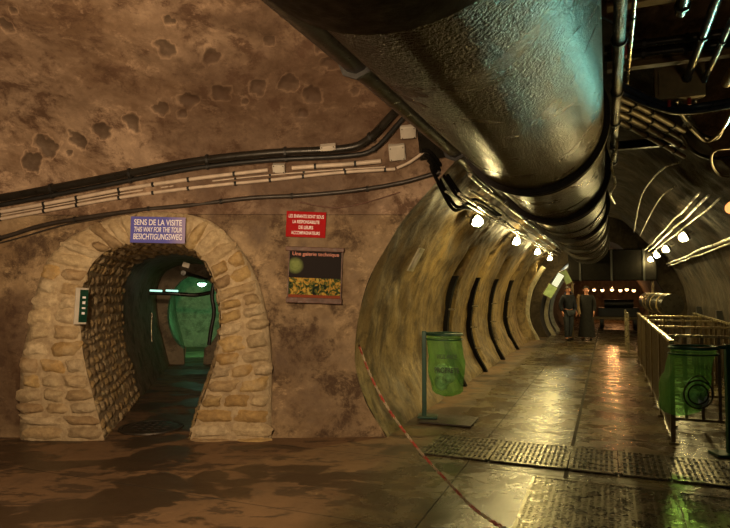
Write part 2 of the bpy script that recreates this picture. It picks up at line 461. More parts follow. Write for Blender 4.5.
def shell_surface(name, prof, xs, mat, holes=False):
    prof = np.array(prof); nu, nv = len(xs), len(prof)
    V = np.zeros((nu, nv, 3)); V[:, :, 0] = np.array(xs)[:, None]; V[:, :, 1] = prof[None, :, 0]; V[:, :, 2] = prof[None, :, 1]
    nr = np.stack([np.zeros(nv), np.gradient(prof[:, 1]), -np.gradient(prof[:, 0])], 1); nr /= np.linalg.norm(nr, axis=1)[:, None]
    # normals pointing outward of the air
    c = np.array([0, YC, 2.0]); 
    for j in range(nv):
        if np.dot(nr[j], np.array([0, prof[j, 0]-YC, prof[j, 1]-2.0])) < 0: nr[j] *= -1
    V = V.reshape(-1, 3); NR = np.tile(nr, (nu, 1))
    fg = fGal(V); ft = fTun(V) if holes else np.full(len(V), 9.0)
    fade = np.clip(np.minimum(np.abs(fg), np.abs(ft))/.12, 0, 1)
    ex = np.zeros((len(V), 2)); disp = np.zeros(len(V))
    for i, p in enumerate(V):
        disp[i] = .05*fbm(p, .8, 3)+.012*fbm(p, 5, 3)
    for c0, r in spalls:
        if r <= 0: continue
        d = np.linalg.norm(V-c0, axis=1)
        for i in np.where(d < r*2)[0]:
            q = d[i]/r+.6*noise.noise(Vector(V[i])*9+Vector(c0))+.4*noise.noise(Vector(V[i])*22)
            a = max(0, min(1, (1.15-q)/.5)); disp[i] += .03*a*a; ex[i, 0] = max(ex[i, 0], a)
    for c0, r, amt in dark_patch_c:
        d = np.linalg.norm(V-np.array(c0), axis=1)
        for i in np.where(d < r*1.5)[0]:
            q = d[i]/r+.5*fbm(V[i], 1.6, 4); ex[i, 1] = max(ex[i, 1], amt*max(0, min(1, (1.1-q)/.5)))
    V = V+NR*(disp*fade)[:, None]
    T = gridT(nu, nv)
    V, T, ex = clip(V, T, fGal(V), ex)
    if holes: V, T, ex = clip(V, T, fTun(V), ex)
    V, T, ex = compact(V, T, ex)
    return mesh_np(name, V, T, mat, ex)
xs_f = list(np.arange(-7, -4.2, .12))+list(np.arange(-4.2, 1.2, .032))+list(np.arange(1.2, 8.01, .1))
pf_wall = [(YW, z) for z in np.arange(-.1, ZS+.001, .032)]
a1 = np.linspace(0, PI, 190)
pf_v = [(YC+YA*math.cos(a), ZS+ZB*math.sin(a)) for a in a1]
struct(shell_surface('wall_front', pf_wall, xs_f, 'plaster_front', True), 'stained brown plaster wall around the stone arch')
struct(shell_surface('ceiling', pf_v, xs_f, 'plaster_vault'), 'brown plastered vault with a row of broken patches')
struct(shell_surface('wall_back', [(YC-YA, z) for z in np.linspace(-.1, ZS, 12)], list(np.linspace(-7, 8, 60)), 'plaster_front'), 'plaster wall behind the camera')
for nm, X in (('wall_west', -7.0), ('wall_east', 8.0)):
    mb = MB(); pts = [(X, YC-YA, -.1)]+[(X, YC-YA*math.cos(a), ZS+ZB*math.sin(a)) for a in np.linspace(0, PI, 30)]+[(X, YC+YA, -.1)]
    mb.add(pts, [tuple(range(len(pts)))]); struct(mb.build(nm, 'plaster_front', smooth=False), 'end wall of the crossing gallery')

# ---- main gallery shell; beyond SE it continues as a lower passage
SE = 20.3
slots = [(9.75, 10.3), (11.6, 12.15), (13.7, 14.3), (16.0, 16.7), (18.2, 19.0)]
def sm(a, b, x): t = np.clip((x-a)/(b-a), 0, 1); return t*t*(3-2*t)
def gallery(name, phis, ss, mat, mirror, scale=1.0, clipit=True, recess=True):
    nu, nv = len(ss), len(phis); V = np.zeros((nu*nv, 3)); k = 0; sg = 1 if mirror else -1
    for s in ss:
        rib = 0
        if recess:
            for a, b in slots:
                rib = max(rib, float(sm(a, a+.06, s)*(1-sm(b-.05, b, s)))*.45)
                e = float(sm(b-.03, b+.03, s)*(1-sm(b+.22, b+.8, s)))*.16; rib = rib-e if rib < .02 else rib
        for ph in phis:
            r = float(RG(ph)); z0 = ZG-r*math.cos(ph)
            m = rib*float(sm(.1, .25, z0)*(1-sm(1.9, 2.35, z0))) if rib > 0 else rib*float(1-sm(2.1, 2.5, z0))
            r2 = r*scale+m
            u = U0+sg*r2*math.sin(ph); z = ZG*scale-r2*math.cos(ph)
            p = G(u, s, z); d = .035*fbm(p, 1.0, 3)+.012*fbm(Vector((p.x, p.y, p.z*.5)), 5, 3)
            u += sg*math.sin(ph)*d; z -= math.cos(ph)*d
            V[k] = G(u, s, z); k += 1
    T = gridT(nu, nv)
    if clipit:
        V, T, _ = clip(V, T, fCross(V)); V, T, _ = compact(V, T, None)
    return mesh_np(name, V, T, mat)
ssl = list(np.arange(-3, 5, .2))+list(np.arange(5, 9.6, .045))+list(np.arange(9.6, SE+.01, .035))
ssr = list(np.arange(-3, SE+.01, .09))
phw = list(np.linspace(_an[0], 2.5, 76)); phc = list(np.linspace(2.5, PI, 24))
struct(gallery('wall_left', phw, ssl, 'plaster_gallery', False), 'streaked ochre curved wall of the long gallery, left side')
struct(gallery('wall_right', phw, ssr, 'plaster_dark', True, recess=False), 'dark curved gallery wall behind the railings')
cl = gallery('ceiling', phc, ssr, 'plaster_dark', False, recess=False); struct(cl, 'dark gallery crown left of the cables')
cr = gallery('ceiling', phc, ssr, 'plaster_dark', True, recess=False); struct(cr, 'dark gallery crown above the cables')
LS = .80
phall = list(np.linspace(_an[0], PI, 60)); ssf = list(np.arange(SE, 34.1, .3))
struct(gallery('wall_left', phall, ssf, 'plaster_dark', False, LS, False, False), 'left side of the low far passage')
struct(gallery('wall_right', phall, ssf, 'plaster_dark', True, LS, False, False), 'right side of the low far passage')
# bulkhead between the two heights, end walls
def ringwall(s, sc1, sc2, name, label, solid=False):
    mb = MB(); P1 = []; P2 = []
    for sg in (-1, 1):
        for ph in (phall if sg < 0 else phall[::-1]):
            r = float(RG(ph)); 
            P1.append(G(U0+sg*r*sc1*math.sin(ph), s, ZG*sc1-r*sc1*math.cos(ph)))
            if not solid: P2.append(G(U0+sg*r*sc2*math.sin(ph), s, ZG*sc2-r*sc2*math.cos(ph)))
    n = len(P1)
    if solid: mb.add(P1, [tuple(range(n))])
    else: mb.add(P1+P2, [(i, i+1, n+i+1, n+i) for i in range(n-1)])
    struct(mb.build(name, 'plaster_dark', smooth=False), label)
ringwall(SE, 1.04, LS, 'wall_far', 'dark bulkhead where the gallery roof drops')
ringwall(34, LS, 0, 'wall_end', 'far end wall of the passage', True)
ringwall(-3, 1.02, 0, 'wall_rear', 'wall closing the gallery behind the camera', True)

# ---- floor
wet_c = [(Vector((-1.95, 5.9)), .55), (Vector((-1.75, 5.0)), .55), (Vector((-1.3, 5.2)), .3), (Vector((-.1, 3.7)), .75), (Vector((.7, 4.3)), .7), (Vector((-.9, 3.9)), .35), (Vector((-2.7, 4.3)), .35), (Vector((-2.05, 7.2)), .8), (Vector((-2.2, 8.6)), .8)]
def floor_mesh():
    xs = list(np.arange(-7, 8.01, .1)); ys = list(np.arange(-.5, 16.01, .1)); V = []; wet = []
    for x in xs:
        for y in ys:
            u, s = toG(x, y)
            a = max(max(0, 1-(Vector((x, y))-c).length/r) for c, r in wet_c)
            V.append((x, y, .006*noise.noise(Vector((x*.9, y*.9, 0)))-.004)); wet.append(a)
    T = gridT(len(xs), len(ys))
    return np.array(V), T, np.array(wet)
V, T, ex = floor_mesh()
ex2 = np.stack([ex, ex], 1)
fl = mesh_np('floor', V, T, 'floor', ex2)
fl.data.attributes['spall'].name = 'wet'
struct(fl, 'brown damp concrete floor')
mb = MB()
q = [(-7, 16), (8, 16), (26, 16), (26, 36), (-7, 36)]
mb.add([(-7, 16, -.004), (26, 16, -.004), (26, 36, -.004), (-7, 36, -.004)], [(0, 1, 2, 3)])
mb.add([(8, 6, -.004), (26, 6, -.004), (26, 16, -.004), (8, 16, -.004)], [(0, 1, 2, 3)])
mb.add([(-7, -6, -.004), (8, -6, -.004), (8, -.5, -.004), (-7, -.5, -.004)], [(0, 1, 2, 3)])
struct(mb.build('floor', 'floor', smooth=False), 'wet concrete floor of the far gallery')

# ---- side tunnel lining
def tun(name, y0, y1, mat, jx=0, scale=1.0, dy=.12, amp=.03):
    ys = np.arange(y0, y1+.001, dy); V = []
    for y in ys:
        for x, z in INs:
            cx = -2.28; x2 = cx+(x-cx)*scale; z2 = max(z, -.05)
            p = Vector((x2+TDX*(y-YF), y, z2)); d = amp*fbm(p, 2.2, 3)
            V.append((p.x+d*(1 if x2 > cx else -1), p.y, p.z+d*.5))
    return mesh_np(name, np.array(V), gridT(len(ys), NT), mat)
struct(tun('wall_tunnel', 8.7, 16.5, 'plaster_tunnel', scale=.99, amp=.012), 'smooth rendered lining of the side tunnel')
ringY = 12.7; mb = MB(); A_ = [(x+TDX*(ringY-YF), ringY, z) for x, z in INs]
cxr, czr = -2.30+TDX*(ringY-YF), 1.02
B_ = [(cxr+.60*math.sin(-2.75+5.5*k/(NT-1)), ringY, czr-.66*math.cos(-2.75+5.5*k/(NT-1))*1.0) for k in range(NT)]
B_ = [(cxr+.06-.57*math.sin(.35+(2*PI-.7)*k/(NT-1)), ringY, max(-.05, 1.06-.80*math.cos(.35+(2*PI-.7)*k/(NT-1)))) for k in range(NT)]
B2 = [(x+TDX*.35, ringY+.35, z) for x, y, z in B_]
B_[0] = (B_[0][0], ringY, -.05); B_[-1] = (B_[-1][0], ringY, -.05)
mb.add(A_+B_+B2, [(i, i+1, NT+i+1, NT+i) for i in range(NT-1)]+[(NT+i, NT+i+1, 2*NT+i+1, 2*NT+i) for i in range(NT-1)])
struct(mb.build('wall_tunnel_neck', 'plaster_tunnel', smooth=False), 'narrow round neck inside the side tunnel')
mb = MB(); Y = 16.5; P = [(x+TDX*(Y-YF), Y, z) for x, z in INs]; mb.add(P, [tuple(range(len(P)))]); struct(mb.build('wall_tunnel_end', 'plaster_tunnel', smooth=False), 'end wall of the side tunnel')

# ---- stone surround and rubble jambs: one mesh, many stones
def superstone(V, F, C, cen, ex, ey, ez, a, b, d, col, n=6):
    """rounded stone; ex, ey in the face, ez out of the face"""
    base = len(V); seed = Vector((random.random()*50, random.random()*50, 0)); idx = {}
    k1, k2 = random.uniform(-.13, .13), random.uniform(-.13, .13)
    for i in range(n+1):
        for j in range(n+1):
            x = -1+2*i/n; y = -1+2*j/n
            rr = (abs(x)**4+abs(y)**4)**.25
            h = math.sqrt(max(0, 1-min(1, rr)**4))
            m = max(abs(x), abs(y)); l = (abs(x)**5+abs(y)**5)**.2
            xx, yy = (x/l*m, y/l*m) if l > 0 else (0, 0)
            q = Vector((xx, yy, 0))*1.2+seed
            ww = 1+.34*noise.noise(q)
            xx += k1*yy; yy += k2*xx
            hz = -.35+1.35*(1-m**3.2)+.75*noise.noise(q*1.7)*(1-m*.6)
            V.append(cen+ex*(xx*a*ww)+ey*(yy*b*ww)+ez*(hz*d)); C.append(col)
    for i in range(n):
        for j in range(n):
            p = base+i*(n+1)+j; F.append((p, p+n+1, p+n+2, p+1))
pal = [(.50, .34, .13), (.40, .29, .16), (.54, .43, .27), (.48, .30, .10), (.30, .20, .11), (.60, .50, .34), (.50, .40, .25), (.56, .46, .31), (.44, .34, .21)]
MORT = (.50, .39, .24)
def surround():
    V, F, C = [], [], []
    # mortar body face + outer returns
    base = 0; rows = 7
    for k in range(NT):
        for r in range(rows):
            f = r/(rows-1); x = INs[k][0]*(1-f)+OUs[k][0]*f; z = INs[k][1]*(1-f)+OUs[k][1]*f
            j = .02*noise.noise(Vector((x*6, z*6, 3))); V.append(Vector((x, YF+.02+j+(.03 if r in (0, rows-1) else 0), z))); C.append(MORT)
        for yy in (YW-.02, YW+.06): V.append(Vector((OUs[k][0], yy, OUs[k][1]))); C.append(MORT)
    R = rows+2
    for k in range(NT-1):
        for r in range(R-1): p = k*R+r; F.append((p, p+1, p+R+1, p+R))
    # stones of the face
    t = 0.0
    L = [0]
    for k in range(1, NT):
        m0 = Vector(INs[k-1])*.5+Vector(OUs[k-1])*.5; m1 = Vector(INs[k])*.5+Vector(OUs[k])*.5; L.append(L[-1]+(m1-m0).length)
    L = np.array(L); tot = L[-1]; pos = .06
    while pos < tot-.05:
        zc = along([(INs[i][1], 0) for i in range(NT)], float(np.interp(pos, L, np.linspace(0, 1, NT)))).x
        arch = zc > 1.55
        step = random.uniform(.125, .165) if arch else random.uniform(.115, .185)
        t0, t1 = [float(np.interp(p, L, np.linspace(0, 1, NT))) for p in (pos, pos+step)]
        i0, i1, o0, o1 = along(INs, t0), along(INs, t1), along(OUs, t0), along(OUs, t1)
        wd = ((o0+o1)/2-(i0+i1)/2).length
        if arch: n = 1 if (wd < .36 or random.random() < .25) else 2
        else: n = 2 if wd < .62 else random.choice([2, 3, 3])
        if not arch and random.random() < .15: n = max(1, n-1)
        cuts = [0]+sorted([(k+1)/n+random.uniform(-.12, .12)/n*1.2 for k in range(n-1)])+[1]
        for a, b in zip(cuts[:-1], cuts[1:]):
            jo = random.uniform(-.12, .12) if b == 1 else 0
            b2 = b+jo*.5
            c0 = (i0+(o0-i0)*a+i1+(o1-i1)*a)/2; c1 = (i0+(o0-i0)*b2+i1+(o1-i1)*b2)/2
            cc = (c0+c1)/2; e = (c1-c0); la = e.length/2
            e0 = (i0+(o0-i0)*(a+b)/2); e1 = (i1+(o1-i1)*(a+b)/2); hb = (e1-e0).length/2
            ex = Vector((e.x, 0, e.y)).normalized(); ey = Vector((-ex.z, 0, ex.x))
            g = (e1-e0); ey2 = Vector((g.x, 0, g.y)).normalized()
            col = random.choice(pal); rb = random.uniform(.82, 1.15); col = tuple((c*.7+m*.3)*rb for c, m in zip(col, (.52, .38, .19)))
            superstone(V, F, C, Vector((cc.x, YF+.015, cc.y)), ex, ey2, Vector((0, -1, 0)), la*random.uniform(.88, .98), hb*random.uniform(.84, .97), random.uniform(.035, .075), col)
        pos += step
    # inner jamb surface: mortar then rubble
    ys = list(np.arange(YF+.05, 8.86, .15)); base = len(V)
    for y in ys:
        for x, z in INs: V.append(Vector((x+TDX*(y-YF), y, z))); C.append(MORT)
    for a in range(len(ys)-1):
        for k in range(NT-1): p = base+a*NT+k; F.append((p, p+1, p+NT+1, p+NT))
    Li = [0]
    for k in range(1, NT): Li.append(Li[-1]+(Vector(INs[k])-Vector(INs[k-1])).length)
    Li = np.array(Li); pos = .05
    while pos < Li[-1]-.04:
        st = random.uniform(.08, .14); tm = float(np.interp(pos+st/2, Li, np.linspace(0, 1, NT)))
        c = along(INs, tm); d = (along(INs, min(1, tm+.01))-along(INs, max(0, tm-.01))).normalized()
        ey = Vector((d.x, 0, d.y)); ez = Vector((d.y, 0, -d.x))
        y = YF+.02+random.uniform(0, .1)
        while y < 8.75:
            ln = random.uniform(.11, .26); ex = Vector((TDX, 1, 0)).normalized()
            col = random.choice(pal[:5]); col = tuple(cc*.6+m*.5 for cc, m in zip(col, (.52, .40, .22)))
            cen = Vector((c.x+TDX*(y+ln/2-YF), y+ln/2, c.y))
            rot = random.uniform(-.22, .22); e1 = ex*math.cos(rot)+ey*math.sin(rot); e2 = ey*math.cos(rot)-ex*math.sin(rot)
            superstone(V, F, C, cen+ey*random.uniform(-.02, .02), e1, e2, ez, ln/2*random.uniform(.8, 1.0), st/2*random.uniform(.75, 1.08), random.uniform(.012, .030), col, 5)
            y += ln
        pos += st
    me = bpy.data.meshes.new('trim_1'); me.from_pydata([tuple(v) for v in V], [], F); me.materials.append(M['stone'])
    me.polygons.foreach_set('use_smooth', [True]*len(me.polygons))
    ca = me.color_attributes.new('stone', 'FLOAT_COLOR', 'POINT'); ca.data.foreach_set('color', [x for c in C for x in (*c, 1)])
    o = bpy.data.objects.new('trim_1', me); COL.objects.link(o)
    struct(o, 'rubble stone arch surround with deep stone jambs')
surround()

# ------------------------------------------------------------------ the big pipe
PU, PZ, PR = -.56, 2.94, .55
root = empty('overhead_pipe', G(PU, 5, PZ), 0)
tag(root, 'huge corroded steel pipe running under the gallery roof', 'pipe')
def prim_along(mb, s0, s1, prof_r, u=PU, z=PZ, seg=64):
    pts = []
    n = max(2, int((s1-s0)/.25)); pts = [G(u, s0+(s1-s0)*i/n, z) for i in range(n+1)]
    mb.tube(pts, prof_r, seg)
def part(mb, name, mat, root, **k):
    mb.v = [tuple(Vector(v)-root.location) for v in mb.v] if not root.rotation_euler.z else mb.v
    return mb.build(name, mat, root, **k)
mb = MB(); prim_along(mb, -2.9, 19.62, PR); part(mb, 'pipe_body', 'pipe', root)
for s0, dr, wd in ((1.12, .05, .5), (4.95, .035, .05), (5.12, .02, .03), (7.15, .05, .10), (7.5, .03, .04), (10.2, .05, .10), (13.2, .05, .1), (16.4, .05, .1), (19.1, .06, .12)):
    mb = MB(); prim_along(mb, s0, s0+wd, PR+dr)
    prim_along(mb, s0+wd*.3, s0+wd*.7, PR+dr+.012)
    part(mb, 'flange', 'flange', root)
# hangers (steel straps up to the roof)
for s0 in (9.0, 12.0, 15.0, 18.0):
    mb = MB(); pts = []
    for k in range(24): a = PI+PI*k/23; pts.append(G(PU+(PR+.012)*math.cos(a), s0, PZ+(PR+.012)*math.sin(a)))
    pts = [G(PU-(PR+.012), s0, PZ+.28)]+pts+[G(PU+(PR+.012), s0, 3.85)]
    mb.tube(pts, .012, 6); part(mb, 'strap', 'pipeblack', root)

def run(name, label, cat, pts, r, mat, group=None, seg=10, clips=None, k=6, clipmat='black'):
    P = spline(pts, k); o0 = Vector(P[0]); root = empty(name, o0)
    tag(root, label, cat, group)
    mb = MB(); mb.tube(P, r, seg); part(mb, name.split('_')[-1]+'_run', mat, root)
    if clips:
        n = len(P); L = 0; nxt = clips/2
        for i in range(1, n):
            L += (P[i]-P[i-1]).length
            if L > nxt and i < n-1:
                nxt += clips; d = (P[i]-P[i-1]).normalized(); mb = MB(); mb.tube([P[i]-d*.012, P[i]+d*.012], r*1.35, 8); part(mb, 'clip', clipmat, root)
    return root
def line(u, z, s0, s1, n=8, wob=.0):
    return [G(u+wob*random.uniform(-1, 1), s0+(s1-s0)*i/n, z+wob*random.uniform(-1, 1)) for i in range(n+1)]
run('steel_pipe', 'black pipe hugging the lower left flank of the huge pipe', 'pipe', line(-1.265, 2.86, -1.0, 19.6, 12), .085, 'pipeblack', clips=2.5, k=3)

for i, s in enumerate((9.72, 11.55, 13.65, 16.0)):  # black strips added for the shade inside the wall slots
    root = empty('slot_strip', G(-2.1, s, 0)); tag(root, ['nearest', 'second', 'third', 'farthest'][i]+' dark curved strip standing in for shade in a left wall slot', 'rib', 'dark strips shading the left wall slots')
    V = []; n = 26
    for k in range(n+1):
        z = .0+1.8*k/n; h = float(np.interp(z, [p.y for p in _hp], [p.x for p in _hp]))-.01
        for dr, ds in ((.04, -.02), (-.07, -.02), (-.07, .09), (.04, .09)): V.append(G(U0-h-dr, s+ds, z))
    F = [(k*4+j, k*4+(j+1) % 4, k*4+4+(j+1) % 4, k*4+4+j) for k in range(n) for j in range(4)]+[(0, 1, 2, 3), (n*4+3, n*4+2, n*4+1, n*4)]
    mb = MB(); mb.add(V, F); part(mb, 'strip_body', 'mattblack', root)
    for z in (.45, .85, 1.25):
        h = float(np.interp(z, [p.y for p in _hp], [p.x for p in _hp])); mb = MB(); mb.tube([G(U0-h+.08, s-.03, z), G(U0-h+.20, s-.06, z)], .014, 6); part(mb, 'stud', 'galv', root)
# ---- conduits and lamps along the left of the gallery
for i, (u, z, r, lab) in enumerate([(-1.36, 2.66, .014, 'thin bright metal conduit along gallery lamps, nearest the big pipe'), (-1.45, 2.60, .018, 'middle bright metal conduit above the left gallery lamps'), (-1.57, 2.62, .012, 'thin metal conduit just above the left gallery lamps, nearest wall'), (-1.30, 2.76, .022, 'upper metal conduit beside the black pipe, left of gallery')]):
    run('metal_conduit', lab, 'conduit', line(u, z, 6.35-i*.1, 19.6, 14, .012), r, 'galv', 'conduits along the left gallery lamps', clips=1.6, k=3)
def lamp(name, u, s, z, tilt, label, group, bulb='bulb', power=30, color=GOLD, side=-1):
    """oval bulkhead lamp: base plate towards the wall, glass facing the gallery"""
    p = G(u, s, z); root = empty(name, p); tag(root, label, 'lamp', group)
    inward = (G(-side, 0, 0)*math.cos(tilt)-Vector((0, 0, math.sin(tilt)))).normalized()
    ax = G(0, 1, 0); up = ax.cross(inward)
    mt = Matrix((ax, up, inward)).transposed()
    def ov(prof):
        mb = MB()
        vs = [mt @ Vector((r*1.45*math.cos(a), r*math.sin(a), h)) for r, h in prof for a in [2*PI*k/20 for k in range(20)]]
        fs = [(i*20+k, i*20+(k+1) % 20, (i+1)*20+(k+1) % 20, (i+1)*20+k) for i in range(len(prof)-1) for k in range(20)]+[tuple(range(20))[::-1], tuple((len(prof)-1)*20+k for k in range(20))]
        mb.add(vs, fs); return mb
    ov([(.065, -.04), (.085, -.03), (.085, 0), (.078, .01)]).build('housing', 'pipeblack', root)
    ov([(.072, .01), (.070, .05), (.054, .09), (.026, .11), (.005, .115)]).build('glass', bulb, root)
    mb = MB(); mb.tube([mt @ Vector((0, 0, -.05)), mt @ Vector((0, 0, -.15))], .012, 6); mb.build('bracket', 'galv', root)
    if power: 
        l = light('lamp_light', 'SPOT', mt @ Vector((0, 0, .14)), power*1.6, color, .05, parent=root, spot=2.95, blend=.35)
        l.rotation_euler = (inward*.35-Vector((0, 0, 1))).to_track_quat('-Z', 'Y').to_euler()
    return root
ordn = ['nearest', 'second', 'third', 'fourth', 'farthest']
for i in range(4):
    s = [8.15, 11.9, 15.6, 19.1][i]
    lamp('bulkhead_lamp', -1.68, s, 2.53, .5, f'{ordn[i] if i<3 else "farthest"} glowing oval lamp in the row on the left gallery wall', 'oval lamps on the left gallery wall', power=[42, 37, 31, 22][i], side=-1)
for i in range(4):
    s = [11.3, 14.6, 17.2, 19.6][i]
    lamp('bulkhead_lamp', 1.22, s, 2.47, .5, f'{ordn[i] if i<3 else "farthest"} bright oval lamp in the row on the right gallery wall', 'oval lamps on the right gallery wall', power=[34, 28, 22, 16][i], side=1)
lamp('bulkhead_lamp', 1.34, 7.75, 2.52, .5, 'dim amber oval lamp near the right edge, ahead of the bright row', None, bulb='bulbamber', power=3, color=(1, .4, .12), side=1)
for i, (u, z, r, lab) in enumerate([(1.02, 2.72, .014, 'inner thin metal conduit above the right gallery lamps'), (1.12, 2.68, .018, 'middle metal conduit above the right gallery lamps'), (1.22, 2.64, .012, 'outer metal conduit above the right gallery lamps'), (1.60, 2.30, .022, 'long metal conduit below the right gallery lamps'), (1.64, 2.24, .014, 'thin lower metal conduit on the right gallery wall')]):
    run('metal_conduit', lab, 'conduit', line(u, z, 8.0 if i < 3 else 6.8, 19.6, 12, .012), r, 'galv', 'conduits along the right gallery lamps', clips=1.6, k=3)

lamp('bulkhead_lamp', 1.30, 4.2, 2.47, .4, 'cool green-white oval lamp of the right row, nearest the camera', None, bulb='bulbcool', power=4, color=(.40, 1, .78), side=1)
_l = light('cool_beam', 'SPOT', G(1.20, 6.2, 2.90), 150, (.34, 1, .80), .07, spot=.5, blend=.7); aim(_l, G(-.02, 2.9, 2.9))  # unseen spot without fixture, added for the teal highlight on the pipe
_l = light('gold_beam', 'SPOT', G(1.46, 7.4, 2.45), 90, (1, .66, .2), .09, spot=.8, blend=.6); aim(_l, G(-.2, 4.0, 2.65))  # unseen spot without fixture, added for the pipe's gold highlight
light('roof_fill', 'POINT', G(1.05, 3.0, 2.45), 7, WARM, .08)  # unseen fill added to brighten the hardware below the roof
# ---- cables and conduits on the front wall
def wl(pts, back): return [wallhit(a, b, back) for a, b in pts]
run('black_duct', 'thick black cable duct along top of cable run, bending up under the pipe', 'cable duct', wl([(-330, 248), (-60, 206), (0, 198), (90, 181), (190, 162), (270, 153), (340, 149), (366, 141), (392, 115), (412, 92), (432, 66)], .06), .042, 'pipeblack', clips=.9, k=5)
run('black_duct', 'lower thick black cable duct just beneath the top duct', 'cable duct', wl([(-330, 255), (-60, 213), (0, 205), (90, 188), (190, 169), (270, 160), (345, 156), (374, 149), (400, 122), (422, 98), (440, 74)], .045), .026, 'black', clips=.9, k=5)
run('white_conduit', 'upper white conduit running left of the small junction box', 'conduit', wl([(-330, 264), (-60, 222), (0, 212), (66, 200), (130, 188), (200, 178), (268, 170)], .035), .021, 'white', 'white conduits on front wall', clips=.42)
run('white_conduit', 'short upper white conduit right of the small junction box', 'conduit', wl([(292, 168), (320, 166), (350, 164), (381, 161)], .035), .024, 'white', 'white conduits on front wall', clips=.42)
run('white_conduit', 'lower white conduit running the whole width above the blue sign', 'conduit', wl([(-330, 271), (-60, 229), (0, 219), (66, 207), (130, 196), (200, 187), (270, 180), (335, 173), (395, 169)], .03), .018, 'white', 'white conduits on front wall', clips=.42)
run('white_conduit', 'thin middle white conduit between the two thicker ones', 'conduit', wl([(-330, 268), (-60, 226), (0, 215.5), (66, 203.5), (130, 192), (200, 182.5), (270, 175), (335, 170), (385, 167)], .02), .008, 'white', 'white conduits on front wall', clips=.42)
run('dark_cable', 'dark cable sagging below the white conduits, above the signs', 'cable', wl([(-330, 292), (-60, 250), (0, 238), (40, 226), (83, 218), (140, 210), (192, 205), (250, 198), (300, 195.5), (350, 191), (400, 183), (440, 172)], .03), .024, 'cable', clips=.8)
run('brown_cable', 'thin brown cable below the sagging dark cable', 'cable', wl([(300, 202), (325, 207), (345, 207), (375, 200), (400, 192)], .02), .006, 'cablebrown')
run('dark_cable', 'thin dark cable along the top edge of the arch stones', 'cable', wl([(-330, 296), (-60, 254), (0, 243), (60, 226), (95, 219), (128, 212)], .02), .009, 'cable')
def jbox(px, py, w_, h_, rot, label, mat='boxwhite', cat='junction box', group=None, back=.03, name='junction_box'):
    p = wallhit(px, py, back); nrm = (Vector((0, YC, 2.0))-Vector((0, p.y, p.z)))
    e = 1e-3; A = np.array([[p.x, p.y, p.z], [p.x, p.y+e, p.z], [p.x, p.y, p.z+e]]); f = fCross(A)
    nrm = -Vector((0, f[1]-f[0], f[2]-f[0])).normalized()
    ex = Vector((1, 0, 0)); up = nrm.cross(ex) if nrm.cross(ex).z > 0 else -nrm.cross(ex)
    mt = Matrix((ex, up, ex.cross(up))).transposed() @ Matrix.Rotation(rot, 3, 'Z')
    root = empty(name, p); tag(root, label, cat, group)
    mb = MB(); mb.box((0, 0, 0), (w_, h_, .07), mt); mb.build('box_body', mat, root, smooth=False, bevel=.006)
    sgn = 1 if (mt @ Vector((0, 0, 1))).dot(nrm) > 0 else -1
    mb = MB(); mb.box(mt @ Vector((0, 0, sgn*.039)), (w_*.9, h_*.9, .01), mt); mb.build('box_lid', mat, root, smooth=False, bevel=.003)
    mb = MB()
    for a in (-1, 1):
        for b in (-1, 1): mb.box(mt @ Vector((a*w_*.38, b*h_*.38, sgn*.046)), (.01, .01, .006), mt)
    mb.build('lid_screws', 'cable', root, smooth=False)
    return root
jbox(279, 168, .13, .09, 0, 'small white junction box between two white conduits')
jbox(397, 152, .17, .17, .12, 'white junction box, lower left of the pair below the big pipe', group='white boxes below the big pipe')
jbox(408, 131, .16, .14, .1, 'white junction box, upper right of the pair below the big pipe', group='white boxes below the big pipe')
jbox(433, 143, .30, .34, .15, 'black control box right of the white junction boxes', 'pipeblack')
run('white_conduit', 'short slanting white tube leaving the lower white box', 'conduit', wl([(397, 168), (410, 162), (424, 152)], .06), .016, 'white')
jbox(328, 147, .16, .05, .1, 'flat white label strip lying on the black ducts', group=None, back=.09, name='label_strip', cat='label')

for k in range(4):  # cable mass added to darken the shadow zone beside the big pipe
    run('black_cable', ['topmost', 'second', 'third', 'lowest'][k]+' black cable of the tangle filling the shadow by the control box', 'cable', wl([(422+k*3, 150+k*5), (434, 156+k*6)], .08)+[G(-1.56-.055*k+.03*(k % 2), 6.95, 2.66-.04*k), G(-1.50-.05*k, 7.5, 2.70-.03*k), G(-1.47-.03*k, 9.0, 2.68)], .020, 'mattblack', 'black cables under the control box')
# ---- hardware below the roof, upper right
def plane_pt(px, py, z):
    d = at_depth(px, py, 1)-Vector((0, 0, 1.6)); t = (z-1.6)/d.z; return Vector((0, 0, 1.6))+d*t
def bar(name, label, cat, a, b, sx, sz, mat, group=None, endm='pipeblack'):
    a, b = Vector(a), Vector(b); d = (b-a); L = d.length; x = d.normalized(); y = Vector((0, 0, 1)).cross(x).normalized(); z = x.cross(y)
    mt = Matrix((x, y, z)).transposed(); root = empty(name, (a+b)/2); tag(root, label, cat, group)
    mb = MB(); mb.box((0, 0, sz/2), (L, sx, .012), mt); mb.box(mt @ Vector((0, sx/2-.006, 0)), (L, .01, sz), mt); mb.box((0, 0, -sz/2), (L, sx, .012), mt); mb.build('beam_section', mat, root, smooth=False)
    for e in (-1, 1):
        mb = MB(); hz = 3.95-((a+b)/2).z
        mb.box(mt @ Vector((e*L*.42, 0, 0))+Vector((0, 0, .18)), (.03, .03, .4), mt); mb.build('hanger', endm, root, smooth=False)
    return root
def gz(u): # roof height at u
    d = abs(u-U0); return float(np.interp(-d, [-p.x for p in _hp], [p.y for p in _hp])) if d < 1.5 else 2.7
bar('roof_beam', 'tan roof beam crossing high beside the pipe, topmost in view', 'beam', G(.02, 4.15, 3.45), G(1.05, 4.15, 3.45), .09, .07, 'tan', 'roof beams beside the pipe')
bar('roof_beam', 'tan roof beam crossing beside the pipe, second from the top', 'beam', G(.02, 5.35, 3.45), G(1.10, 5.35, 3.45), .09, .07, 'tan', 'roof beams beside the pipe')
